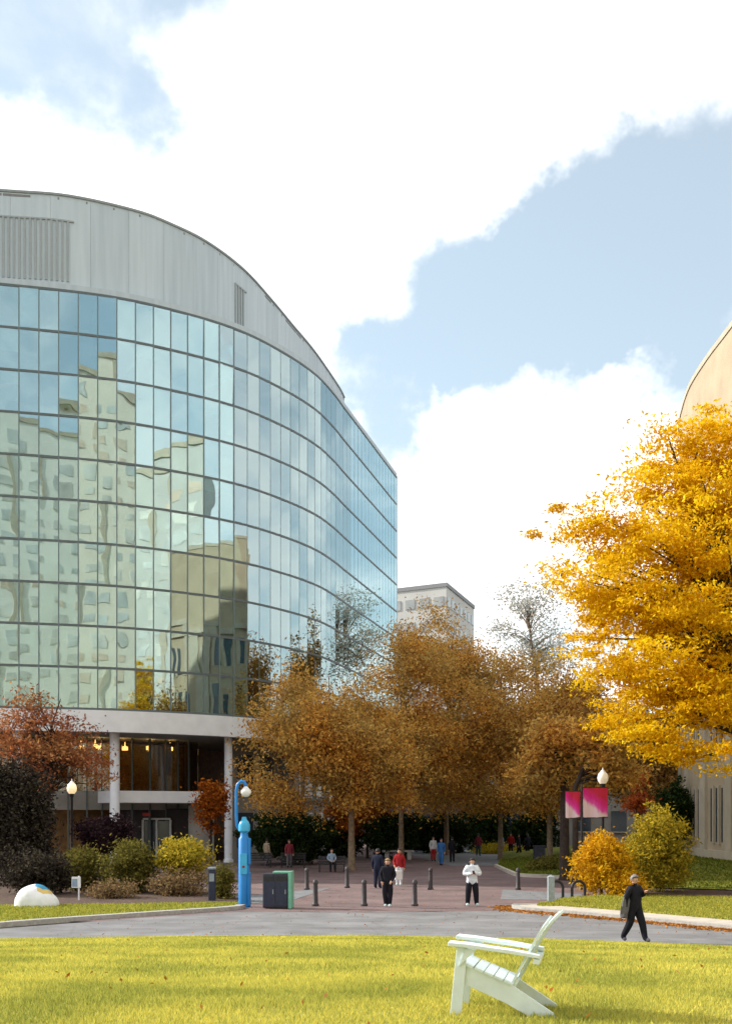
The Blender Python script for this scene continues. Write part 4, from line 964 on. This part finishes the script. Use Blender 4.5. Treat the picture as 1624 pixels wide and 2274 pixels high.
# back slats: fan with a rounded top, bending back towards the top
bp = [(.452, .255), (.548, .440), (.625, .585), (.690, .695), (.755, .785), (.825, .852)]
for i in range(5):
    k = (i - 2) / 2.0
    tmax = 1.0 - 0.20 * k * k
    npt = 9; pa = []
    for j in range(npt):
        t = j / (npt - 1) * tmax * (len(bp) - 1); a = min(int(t), len(bp) - 2); f = t - a
        x = bp[a][0] + (bp[a + 1][0] - bp[a][0]) * f; z = bp[a][1] + (bp[a + 1][1] - bp[a][1]) * f
        dx, dz = bp[a + 1][0] - bp[a][0], bp[a + 1][1] - bp[a][1]; l = math.hypot(dx, dz)
        pa.append((x, z, dz / l, -dx / l, j / (npt - 1)))
    b = MB(); rows = []
    for (x, z, nx_, nz_, u) in pa:
        yc = WID / 2 + k * (0.180 + 0.05 * u); hw = 0.046 + 0.010 * u; x = x + 0.040 * (1 - k * k) - 0.012
        if u > 0.95: hw *= 0.6
        rows.append([(x, yc - hw, z), (x, yc + hw, z), (x + nx_ * .02, yc + hw, z + nz_ * .02), (x + nx_ * .02, yc - hw, z + nz_ * .02)])
    for q in range(4): b.strip([r[q] for r in rows], [r[(q + 1) % 4] for r in rows])
    b.add(rows[0], [(0, 1, 2, 3)]); b.add(rows[-1], [(3, 2, 1, 0)])
    b.build('back_slat', 'chair_white', ch)

# ------------------------------------------------------------------ street furniture
# blue emergency telephone post
ep = thing('emergency_post', 'bright blue emergency phone post with curved lamp arm', 'phone post', G(542, 2012))
b = MB(); b.lathe((0, 0, 0), [(0.23, -.02), (0.23, .05), (0.205, .06), (0.205, 2.45), (0.15, 2.52), (0.13, 2.68)], 20); b.build('post', 'phone_blue', ep, smooth=True)
b = MB(); b.lathe((0.0, 0, 0), [(0.14, 2.681), (0.21, 2.74), (0.22, 2.95), (0.16, 3.08), (0.10, 3.14), (0.08, 3.25)], 20); b.build('beacon_housing', 'phone_blue_light', ep, smooth=True)
b = MB(); b.box((0.0, -0.205, 1.55), (0.25, 0.07, 0.75)); sp_ = b.build('call_panel', 'phone_blue_light', ep, bevel=0.01)
b = MB(); b.lathe((0, 0, 0), [(0.045, 0), (0.045, 0.02)], 12); o = b.build('call_button', 'cl_red', sp_); o.rotation_euler = (math.radians(90), 0, 0); o.location = (0, -0.242, 1.45)
b = MB(); b.box((0.19, -0.02, 2.0), (0.10, 0.30, 0.95)); b.build('side_case', 'phone_blue', ep, bevel=0.02)
b = MB(); b.box((0.19, -0.02, 0.62), (0.10, 0.30, 1.22)); b.build('side_case', 'phone_blue', ep, bevel=0.02)
arm = [(-0.15, 0, 2.75), (-0.26, 0, 2.95), (-0.28, 0, 3.3), (-0.28, 0, 4.2), (-0.24, 0, 4.42), (-0.12, 0, 4.54), (0.0, 0, 4.52), (0.06, 0, 4.40), (0.06, 0, 4.32)]
b = MB(); b.tube(arm, 0.058, 10); b.build('lamp_arm', 'phone_blue', ep, smooth=True)
b = MB(); b.lathe((0.06, 0, 0), [(0.05, 4.36), (0.10, 4.30), (0.19, 4.19), (0.20, 4.13), (0.14, 4.02), (0.05, 3.97)], 16); b.build('lamp_shade', 'white_paint', ep, smooth=True)

# utility cabinet with green frame
uc = thing('waste_bin', 'dark boxy waste bin with pale green frame beside the blue post', 'bin', G(616, 2017), math.radians(-4))
b = MB(); b.box((-0.08, 0.3, 0.63), (0.90, 0.62, 1.22)); b.build('body', 'bin_dark', uc, bevel=0.03)
b = MB(); b.box((0.44, 0.3, 0.66), (0.12, 0.70, 1.32)); b.build('side_panel', 'bin_green', uc, bevel=0.02)
b = MB(); b.box((0.10, 0.32, 1.28), (0.55, 0.62, 0.07)); b.build('lid', 'bin_green', uc, bevel=0.015)
for sx in (-0.30, 0.14):
    b = MB(); b.box((sx, -0.018, 0.52), (0.40, 0.02, 0.86)); d_ = b.build('door', 'navy_metal', uc, bevel=0.01)
    b = MB(); b.box((sx + 0.14, -0.034, 0.6), (0.03, 0.02, 0.16)); b.build('handle', 'grey_post', d_)
    b = MB(); b.box((sx, -0.018, 1.07), (0.36, 0.02, 0.16)); b.build('slot', 'black_metal', uc)

# slim navy post
t = thing('navy_post', 'slim navy post beside the narrow clipped shrub', 'post', G(471, 2003))
b = MB(); b.box((0, 0, 0.62), (0.26, 0.22, 1.26)); b.build('body', 'navy_metal', t, bevel=0.02)
b = MB(); b.prism([(-.15, -.13), (.15, -.13), (.15, .13), (-.15, .13)], 1.252, 1.34); b.build('cap', 'grey_post', t, bevel=0.02)
b = MB(); b.box((0, -0.118, 0.95), (0.18, 0.015, 0.3)); b.build('plate', 'grey_post', t)

# bollards
def bollard(loc, lab, grp, first=[None]):
    if first[0] is None:
        t = thing('bollard', lab, 'bollard', loc, group=grp)
        b = MB(); b.lathe((0, 0, 0), [(0.13, -.01), (0.13, .05), (0.095, .09), (0.085, .72), (0.075, .78)], 14); b.build('shaft', 'bollard_metal', t, smooth=True)
        b = MB(); b.lathe((0, 0, 0), [(0.078, .78), (0.10, .80), (0.10, .86), (0.07, .93), (0.02, .96)], 14); b.build('cap', 'bollard_metal', t, smooth=True)
        first[0] = t; return t
    o = copy_thing(first[0], loc, 0, lab); o['group'] = grp; return o
for xd, yd, lab in ((700, 2010, 'dark metal bollard beside the green framed waste bin'), (808, 2010, 'dark metal bollard left of the person in the black coat'), (920, 2010, 'dark metal bollard between the people in black and white'),
                    (681, 1974, 'dark bollard deeper in the plaza behind the waste bin'), (770, 1970, 'dark bollard in front of the pale tree trunk'), (955, 1974, 'dark bollard behind the person in white'), (1149, 1974, 'dark bollard near the grey paving pad by the steel hoops')):
    bollard(G(xd, yd), lab, 'bollards across the plaza mouth')
# grey stone post and hoops
t = thing('grey_post', 'square grey post at the tip of the right verge', 'post', G(1222, 2003, 0.1))
b = MB(); b.prism([(-.12, -.12), (.12, -.12), (.12, .12), (-.12, .12)], -.02, .93); b.build('shaft', 'grey_post', t, bevel=0.02)
b = MB(); b.add([(-.135, -.135, .93), (.135, -.135, .93), (.135, .135, .93), (-.135, .135, .93), (0, 0, 1.02)], [(3, 2, 1, 0), (0, 1, 4), (1, 2, 4), (2, 3, 4), (3, 0, 4)]); b.build('cap', 'grey_post', t)
for xd, lab in ((1234, 'black steel hoop behind the square grey post'), (1283, 'black steel hoop in front of the golden shrub')):
    g = G(xd, 1993); t = thing('bike_hoop', lab, 'bike rack', g, math.radians(10), 'steel hoops on the plaza edge')
    w_ = 0.27
    pth = [(-w_, 0, -0.02)] + [(-w_, 0, 0.40)] + [(-w_ * math.cos(a), 0, 0.40 + 0.27 * math.sin(a)) for a in np.linspace(0.3, math.pi - 0.3, 9)] + [(w_, 0, 0.40), (w_, 0, -0.02)]
    b = MB(); b.tube(pth, 0.058, 10); b.build('hoop', 'black_metal', t, smooth=True)
    for s in (-w_, w_):
        b = MB(); b.lathe((s, 0, 0), [(0.10, 0), (0.10, 0.015), (0.06, 0.02)], 12); b.build('foot_plate', 'black_metal', t)
t = thing('garden_light', 'small dark garden light at the foot of the golden shrub', 'light', G(1333, 1982, .1))
b = MB(); b.lathe((0, 0, 0), [(0.05, -.01), (0.05, .32)], 10); b.build('stem', 'navy_metal', t)
b = MB(); b.lathe((0, 0, 0), [(0.08, .321), (0.11, .34), (0.11, .48), (0.07, .53)], 12); b.build('head', 'navy_metal', t, smooth=True)

# lamp posts
def lamp_post(loc, h, glob, lab):
    t = thing('lamp_post', lab, 'lamp post', loc, group='globe lamps on black posts')
    b = MB(); b.lathe((0, 0, 0), [(0.17, -.02), (0.17, .35), (0.11, .5), (0.075, .7), (0.06, h - .55), (0.10, h - .5), (0.10, h - .42), (0.13, h - .36)], 14); b.build('pole', 'black_metal', t, smooth=True)
    b = MB(); b.lathe((0, 0, 0), [(0.14, h - .359), (0.23, h - .22), (0.25, h - .08), (0.21, h + .08), (0.10, h + .19)], 16); gl_ = b.build('globe', glob, t, smooth=True)
    b = MB(); b.lathe((0, 0, 0), [(0.11, h + .191), (0.07, h + .25), (0.03, h + .28), (0.02, h + .38)], 12); b.build('finial', 'white_paint', gl_, smooth=True)
q = P(160, 1748, 57); lamp_post((q.x, q.y, 0.05), q.z, 'globe_warm', 'globe lamp glowing warm yellow in front of the red tree')
q = P(1337, 1722, 52); lamp_post((q.x, q.y, 0.0), q.z, 'globe_cream', 'globe lamp rising above the magenta banners')

# banner pole with two banners
q = G(1290, 1974)
bpz = thing('banner_pole', 'slim dark pole carrying two crimson and magenta banners', 'banner', q)
kz = q.y / FPX
b = MB(); b.tube([(0, 0, -.02), (0, 0, ZD(1740, q.y))], [0.06, 0.045], 10); b.build('pole', 'black_metal', bpz, smooth=True)
for x0, x1, y0, y1, lab in ((1254, 1287, 1757, 1815, 'narrow crimson and pale pink banner'), (1293, 1348, 1749, 1814, 'wide crimson magenta banner with pale field')):
    xa, xb = (x0 - 1290) * kz, (x1 - 1290) * kz; za, zb = ZD(y1, q.y), ZD(y0, q.y)
    n = 10; rows = [[], []]
    for i in range(n + 1):
        x = xa + (xb - xa) * i / n; yy = 0.035 * math.sin(i * 0.9 + x0)
        rows[0].append((x, yy, za - 0.03 * math.sin(i * .5))); rows[1].append((x, yy * .3, zb))
    b = MB(); b.strip(rows[0], rows[1]); o = b.build('banner', 'banner_print', bpz); o['label'] = lab
    so = o.modifiers.new('thick', 'SOLIDIFY'); so.thickness = 0.008
    for zz in (za - .02, zb + .02):
        b = MB(); b.tube([(0, 0, zz), (xb if x0 > 1288 else xa, 0, zz)], 0.018, 6); b.build('banner_arm', 'black_metal', bpz)

# painted boulder
g = G(80, 2012, 0.07)
bo = thing('painted_boulder', 'low rounded white painted boulder with blue and yellow patch', 'boulder', g)
bm = bmesh.new(); bmesh.ops.create_icosphere(bm, subdivisions=4, radius=1.0)
for v in bm.verts:
    n_ = 1 + 0.06 * math.sin(v.co.x * 3.1 + 1) * math.cos(v.co.y * 2.7) + 0.05 * math.sin(v.co.z * 4 + v.co.x * 2)
    v.co = Vector((v.co.x * .80 * n_, v.co.y * .62 * n_, max(-0.05, v.co.z * 0.76 * n_ ** 2 + 0.02)))
    if v.co.z < 0.35: v.co.x *= 1.04
for f in bm.faces:
    c = f.calc_center_median(); f.smooth = True
    a = c.x + 0.35 * c.z
    f.material_index = 0
    if c.y < 0.35 and 0.0 < c.x < 0.62:
        if c.z > 0.70 - 0.30 * (c.x - 0.1): f.material_index = 1
        elif c.z > 0.57 - 0.25 * (c.x - 0.1) and c.x > 0.12: f.material_index = 2
me = bpy.data.meshes.new('stone'); bm.to_mesh(me); bm.free()
for q_ in ('boulder_white', 'paint_blue', 'paint_yellow'): me.materials.append(MATS[q_])
o = bpy.data.objects.new('stone', me); COL.objects.link(o); o.parent = bo
# small sign stake
t = thing('sign_stake', 'small pale blue and white sign on a stake in the bed', 'sign', G(172, 1998, .07))
b = MB(); b.box((0.06, 0, .45), (0.05, 0.05, .94)); b.build('stake', 'white_paint', t)
b = MB(); b.box((-0.03, -0.04, .68), (0.34, 0.03, .42)); p_ = b.build('panel', 'white_paint', t, bevel=0.006)
b = MB(); b.box((-0.08, -0.06, .66), (0.20, 0.006, .30)); b.build('print', 'cl_lightblue', p_)
# far litter bin, stone bench
t = thing('litter_bin', 'dark square litter bin under the bronze trees', 'bin', G(1196, 1919))
b = MB(); b.box((0, 0, .58), (0.72, 0.62, 1.15)); b.build('body', 'navy_metal', t, bevel=0.03)
b = MB(); b.prism([(-.4, -.34), (.4, -.34), (.4, .34), (-.4, .34)], 1.157, 1.24); b.build('lid', 'bin_dark', t, bevel=0.02)
b = MB(); b.box((0, -0.32, .95), (0.44, 0.02, 0.18)); b.build('slot', 'black_metal', t)
g = P(883, 1905, 83); g.z = 0
t = thing('stone_bench', 'long pale stone bench behind the person in red', 'bench', g)
b = MB(); b.box((0, 0, .62), (2.3, 0.6, 0.16)); b.build('seat', 'bench_stone', t, bevel=0.03)
for s in (-.8, .8):
    b = MB(); b.box((s, 0, .265), (0.3, 0.5, 0.55)); b.build('leg', 'bench_stone', t, bevel=0.02)
for k, (xd, yd, lab) in enumerate(((575, 1925, 'dark slatted bench nearest the wide evergreen shrub end'), (650, 1925, 'dark slatted bench in front of the wide evergreen'), (736, 1935, 'dark slatted bench holding the seated person in pale blue'))):
    g = G(xd, yd); t = thing('park_bench', lab, 'bench', g, group='dark benches on the plaza')
    for j in range(4): b = MB(); b.box((0, -0.2 + j * .13, .43), (1.6, .10, .04)); b.build('seat_slat', 'black_metal', t)
    for j in range(3): b = MB(); b.box((0, .28 + j * .03, .56 + j * .14), (1.6, .035, .10)); b.build('back_slat', 'black_metal', t)
    for s in (-.7, .7):
        b = MB(); b.box((s, 0.0, .20), (.06, .5, .41)); b.build('leg', 'black_metal', t)
        b = MB(); b.bar((s, .26, .42), (s, .36, .92), .05, .04, up=(1, 0, 0)); b.build('back_post', 'black_metal', t)

# ------------------------------------------------------------------ people
def person(label, loc, face, h, J, mats, hair='hair_dark', hairlen=0.0, bulk=1.0, cap=None, group=None, detail=True):
    """J: joint overrides in body space (x right of the figure's left.. seen from front, -y forward, z up) for a 1.75 m figure.
       mats: dict top, legs, shoes"""
    t = thing('person', label, 'person', loc, face, group)
    k = h / 1.75
    B = dict(pel=(0, 0, .95), waist=(0, 0, 1.08), chest=(0, 0, 1.28), neck0=(0, .01, 1.44), neck=(0, 0, 1.52), head=(0, -.015, 1.62), crown=(0, -.005, 1.70),
             shL=(.175, 0, 1.40), elL=(.235, .03, 1.13), wrL=(.235, -.06, .89), shR=(-.175, 0, 1.40), elR=(-.235, .03, 1.13), wrR=(-.235, -.06, .89),
             hpL=(.09, 0, .90), knL=(.10, -.02, .50), anL=(.105, .02, .085), toL=(.115, -.15, .035), hpR=(-.09, 0, .90), knR=(-.10, -.02, .50), anR=(-.105, .02, .085), toR=(-.115, -.15, .035))
    B.update(J)
    names = list(B); idx = {n: i for i, n in enumerate(names)}
    V = [Vector(B[n]) for n in names]
    R = dict(pel=.135, waist=.125, chest=.145, neck0=.085, neck=.052, head=.092, crown=.078, sh=.080, el=.062, wr=.042, hp=.105, kn=.082, an=.062, to=.042)
    rad = []
    for n in names:
        key = n if n in R else n[:2]; rr = R[key]
        if key in ('pel', 'waist', 'chest', 'sh', 'el'): rr *= bulk
        if key in ('wr', 'hp', 'kn', 'an'): rr *= 1 + (bulk - 1) * 0.75
        rad.append(rr)
    E = [('pel', 'waist', 'top'), ('waist', 'chest', 'top'), ('chest', 'neck0', 'top'), ('neck0', 'neck', 'skin'), ('neck', 'head', 'skin'), ('head', 'crown', 'skin')]
    for s in 'LR':
        E += [('chest', 'sh' + s, 'top'), ('sh' + s, 'el' + s, 'top'), ('el' + s, 'wr' + s, 'top'), ('pel', 'hp' + s, 'legs'), ('hp' + s, 'kn' + s, 'legs'), ('kn' + s, 'an' + s, 'legs'), ('an' + s, 'to' + s, 'shoes')]
    edges = [(idx[a], idx[b], m) for a, b, m in E]
    # hands: palm, four fingers and a thumb
    for s in 'LR':
        w = V[idx['wr' + s]]; d = (w - V[idx['el' + s]]).normalized(); side = Vector((1, 0, 0)) if abs(d.x) < .8 else Vector((0, 0, 1)); side = (side - d * side.dot(d)).normalized()
        pi = len(V); V.append(w + d * .085); rad.append(.033); edges.append((idx['wr' + s], pi, 'skin'))
        curl = d.cross(side)
        for q, ln in zip((-.030, -.010, .010, .030), (.055, .07, .075, .065)):
            a = len(V); V.append(w + d * (.105 + ln * .4) + side * q); rad.append(.010); edges.append((pi, a, 'skin'))
            V.append(w + d * (.10 + ln) + side * q - curl * .022); rad.append(.008); edges.append((a, a + 1, 'skin'))
        a = len(V); V.append(w + d * .07 + side * .045); rad.append(.011); edges.append((pi, a, 'skin')); V.append(w + d * .105 + side * .06); rad.append(.009); edges.append((a, a + 1, 'skin'))
    me = bpy.data.meshes.new('body'); me.from_pydata([v * k for v in V], [(a, b) for a, b, _ in edges], [])
    ob = bpy.data.objects.new('body', me); COL.objects.link(ob)
    sk = ob.modifiers.new('skin', 'SKIN'); sk.use_smooth_shade = True
    for i, sv in enumerate(me.skin_vertices[0].data): sv.radius = (rad[i] * k, rad[i] * k); sv.use_root = (i == 0)
    ss = ob.modifiers.new('sub', 'SUBSURF'); ss.levels = 2; ss.render_levels = 2
    dg = bpy.context.evaluated_depsgraph_get(); dg.update()
    m2 = bpy.data.meshes.new_from_object(ob.evaluated_get(dg)); bpy.data.objects.remove(ob)
    m2.name = 'body'
    order = ['skin', 'top', 'legs', 'shoes']
    for q in order: m2.materials.append(MATS['skin' if q == 'skin' else mats[q]])
    A = np.array([V[a] * k for a, b, _ in edges]); Bb = np.array([V[b] * k for a, b, _ in edges]); rr = np.array([(rad[a] + rad[b]) / 2 for a, b, _ in edges]) * k
    n = len(m2.polygons); cen = np.zeros(n * 3); m2.polygons.foreach_get('center', cen); cen = cen.reshape(-1, 3)
    AB = Bb - A; tt = np.clip(((cen[:, None] - A[None]) * AB[None]).sum(2) / (AB ** 2).sum(1)[None], 0, 1)
    dist = np.linalg.norm(cen[:, None] - (A[None] + tt[..., None] * AB[None]), axis=2) - rr[None]
    near = dist.argmin(1)
    mi = np.array([order.index(edges[q][2]) for q in near], dtype=np.int32)
    hem = .86 * k
    mi[(mi == 2) & (cen[:, 2] > hem) & (V[idx['hpL']].z > .8)] = 1          # jacket covers the hips
    m2.polygons.foreach_set('material_index', mi); m2.polygons.foreach_set('use_smooth', [True] * n)
    bo_ = bpy.data.objects.new('body', m2); COL.objects.link(bo_); bo_.parent = t
    # head details
    hd = V[idx['head']] * k
    yaw = J.get('yaw', 0)
    b = MB()
    bm = bmesh.new(); bmesh.ops.create_icosphere(bm, subdivisions=3, radius=1.0)
    for v in list(bm.verts):
        if v.co.y < -0.25 and v.co.z < 0.42: v.tag = True
    bmesh.ops.delete(bm, geom=[v for v in bm.verts if v.tag or v.co.z < (-0.35 - hairlen * 1.5)], context='VERTS')
    for v in bm.verts: v.co = Vector((v.co.x * .098 * k, v.co.y * .112 * k + .008 * k, v.co.z * (.118 if v.co.z > 0 else .118 + hairlen) * k)) + hd + Vector((0, 0, .022 * k))
    for f in bm.faces: f.smooth = True
    hm = bpy.data.meshes.new('hair'); bm.to_mesh(hm); bm.free(); hm.materials.append(MATS[hair])
    ho = bpy.data.objects.new('cap' if cap else 'hair', hm); COL.objects.link(ho); ho.parent = t
    so = ho.modifiers.new('thick', 'SOLIDIFY'); so.thickness = .012 * k; so.offset = 1
    if detail:
        for s in (-1, 1):
            e = MB(); e.lathe((s * .034 * k + hd.x, hd.y - .088 * k, hd.z + .004 * k), [(0.001, -.008 * k), (.009 * k, 0), (.001, .008 * k)], 8); e.build('eye', 'eye', t)
            e = MB(); e.lathe((s * .094 * k + hd.x, hd.y + .01 * k, hd.z - .005 * k), [(.004 * k, -.03 * k), (.014 * k, -.015 * k), (.018 * k, .012 * k), (.006 * k, .03 * k)], 8); e.build('ear', 'skin', t)
        e = MB(); e.add([hd + Vector(q) * k for q in ((-.014, -.086, -.03), (.014, -.086, -.03), (0, -.118, -.028), (0, -.09, .012))], [(0, 1, 2), (0, 2, 3), (1, 3, 2), (0, 3, 1)]); e.build('nose', 'skin', t)
        e = MB(); e.box(hd + Vector((0, -.083, -.052)) * k, (.042 * k, .012 * k, .010 * k)); e.build('mouth', 'cl_plaid', t)
    return t
def attach(t, name, mb, m, bevel=0.0):
    return mb.build(name, m, t, bevel=bevel)
# hand-held and carried things stay top level
def held(name, label, cat, t, local, size, m, bevel=0.004):
    M = Matrix.Translation(t.location) @ Matrix.Rotation(t.rotation_euler.z, 4, 'Z'); p = M @ Vector(local)
    b = MB(); b.box((0, 0, 0), size); o = b.build(name, m, bevel=bevel); o.location = p; o.rotation_euler = (math.radians(-35), 0, t.rotation_euler.z); return tag(o, label, cat)

# walking person in black on the road edge (walks to the right, hand at the face)
g = G(1407, 2091)
p1 = person('person in black with grey cap walking on the road edge', (g.x, g.y, 0.0), math.radians(38), 1.76,
    dict(knL=(.10, -.17, .53), anL=(.10, -.27, .10), toL=(.11, -.42, .05), knR=(-.10, .06, .50), anR=(-.10, .30, .12), toR=(-.11, .19, .035),
         elL=(.29, -.03, 1.19), wrL=(.15, -.22, 1.30), elR=(-.27, .08, 1.14), wrR=(-.27, .06, .90)),
    dict(top='cl_black', legs='cl_black', shoes='cl_grey'), hair='hair_grey', bulk=1.34, cap=True)
b = MB(); rw = []
for j in range(7):
    u = j / 6; z_ = 0.22 - 0.62 * u; ring = []
    for a in range(12):
        an = 2 * math.pi * a / 12; w_ = (0.075 + 0.05 * math.sin(u * 2.6)) * (1 + .16 * math.sin(3 * an + j * 1.3)); ring.append((w_ * math.cos(an) - .03 * u, .6 * w_ * math.sin(an), z_ + .03 * math.sin(2 * an + j)))
    rw.append(ring)
for j in range(6): b.strip(rw[j] + rw[j][:1], rw[j + 1] + rw[j + 1][:1])
b.add(rw[0], [tuple(range(12))]); b.add(rw[-1], [tuple(range(11, -1, -1))])
o = b.build('carried_jacket', 'cl_grey', smooth=True)
o.location = p1.location + Vector((-.24, -0.10, 1.05)); o.rotation_euler = (0.05, 0.05, 0.4); tag(o, 'dark grey jacket hanging over the walking person arm', 'jacket')
# person in white hoodie looking at a phone
g = G(1047, 2011)
p2 = person('person in white hooded top and black trousers looking at phone', (g.x, g.y, 0), math.radians(4), 1.75,
    dict(elL=(.29, -.02, 1.15), wrL=(.10, -.24, 1.20), elR=(-.29, -.02, 1.15), wrR=(-.10, -.24, 1.18), head=(0, -.05, 1.61), crown=(0, -.03, 1.69), knL=(.14, -.02, .5), anL=(.17, .02, .085), toL=(.20, -.14, .035), knR=(-.14, -.02, .5), anR=(-.16, .02, .085), toR=(-.19, -.14, .035)),
    dict(top='cl_white', legs='cl_black', shoes='cl_shoe'), bulk=1.55)
held('mobile_phone', 'dark phone held by the person in white', 'phone', p2, (0, -.36, 1.24), (.075, .012, .15), 'phone_case')
# person in black coat
g = G(860, 2013)
p3 = person('person in long black coat standing on the brick plaza', (g.x, g.y, 0), math.radians(-8), 1.74,
    dict(elL=(.25, .02, 1.14), wrL=(.17, -.12, .97), elR=(-.25, .02, 1.14), wrR=(-.20, -.12, .95), anL=(.07, .0, .085), toL=(.10, -.13, .035), anR=(-.07, .06, .085), toR=(-.08, -.09, .035)),
    dict(top='cl_black', legs='cl_black', shoes='cl_shoe'), hair='hair_sandy', hairlen=.05, bulk=1.36)
g = G(838, 1972)
person('person in navy jacket half hidden behind the black coat', (g.x, g.y, 0), math.radians(160), 1.78, {}, dict(top='cl_navy', legs='cl_navy', shoes='cl_black'), bulk=1.2)
g = G(886, 1966)
p5 = person('person in red jacket carrying a white bag', (g.x, g.y, 0), math.radians(-15), 1.72, dict(elR=(-.26, .02, 1.13), wrR=(-.2, -.16, .98), anL=(.1, -.14, .1), toL=(.11, -.28, .05)), dict(top='cl_red', legs='cl_pale', shoes='cl_shoe'), bulk=1.22)
b = MB(); b.add([(-.18, -.07, 0), (.18, -.07, 0), (.18, .07, 0), (-.18, .07, 0), (-.15, -.05, .42), (.15, -.05, .42), (.15, .05, .42), (-.15, .05, .42)], [(3, 2, 1, 0), (4, 5, 6, 7), (0, 1, 5, 4), (1, 2, 6, 5), (2, 3, 7, 6), (3, 0, 4, 7)])
bag = thing('carrier_bag', 'white carrier bag beside the person in red', 'bag', (g.x - .05, g.y - 0.28, .30), .3)
b.build('sack', 'white_paint', bag, bevel=0.02)
b = MB(); b.tube([(-.08, 0, .42), (-.07, 0, .56), (0, 0, .60), (.07, 0, .56), (.08, 0, .42)], .01, 6); b.build('handle', 'white_paint', bag)
# seated person
g = G(736, 1935)
person('person in pale blue top seated on a dark bench', (g.x, g.y, 0), math.radians(10), 1.72,
    dict(pel=(0, 0.0, .55), waist=(0, .03, .68), chest=(0, .03, .88), neck0=(0, .02, 1.04), neck=(0, .0, 1.12), head=(0, -.02, 1.22), crown=(0, -.01, 1.30), shL=(.175, .02, 1.0), shR=(-.175, .02, 1.0), elL=(.24, -.02, .76), elR=(-.24, -.02, .76), wrL=(.12, -.25, .66), wrR=(-.12, -.25, .66),
         hpL=(.1, -.02, .53), hpR=(-.1, -.02, .53), knL=(.13, -.42, .52), knR=(-.13, -.42, .52), anL=(.13, -.45, .085), anR=(-.13, -.45, .085), toL=(.14, -.6, .035), toR=(-.14, -.6, .035)),
    dict(top='cl_lightblue', legs='cl_black', shoes='cl_black'), detail=False)
FG = 'people far across the plaza'
for xd, yd, fc, tp, lg, lab, step in ((961, 1912, 20, 'cl_pale', 'cl_red', 'far person in pale top and red trousers', 0), (979, 1921, -20, 'cl_blue', 'cl_blue', 'far person dressed all in blue', .1), (1003, 1914, 170, 'cl_black', 'cl_black', 'far person all in black beside the one in blue', 0),
        (1061, 1900, 180, 'cl_plaid', 'cl_teal', 'far person in red checked jacket and teal jeans', .12), (1111, 1900, 30, 'cl_lightblue', 'cl_black', 'far person in pale blue top and black trousers', 0), (1133, 1897, -10, 'cl_red', 'cl_black', 'far person in red top beside the dark trunks', .1),
        (1150, 1902, 60, 'cl_black', 'cl_black', 'far person in black near the litter bin', .1), (1170, 1900, 200, 'cl_navy', 'cl_black', 'far person in navy top near the litter bin', 0), (642, 1926, 15, 'cl_plaid', 'cl_grey', 'far person in dull red near the dark benches', 0), (592, 1922, 140, 'cl_beige', 'cl_grey', 'far person in beige near the dark benches', .1)):
    g = G(xd, yd)
    person(lab, (g.x, g.y, 0), math.radians(fc), 1.74, dict(knL=(.1, -.02 - step, .5), anL=(.1, .02 - step * 2, .095), toL=(.11, -.15 - step * 2, .04), anR=(-.1, .02 + step * 2, .1), toR=(-.11, -.13 + step * 2, .04)), dict(top=tp, legs=lg, shoes='cl_black'), bulk=1.15, group=FG, detail=False)
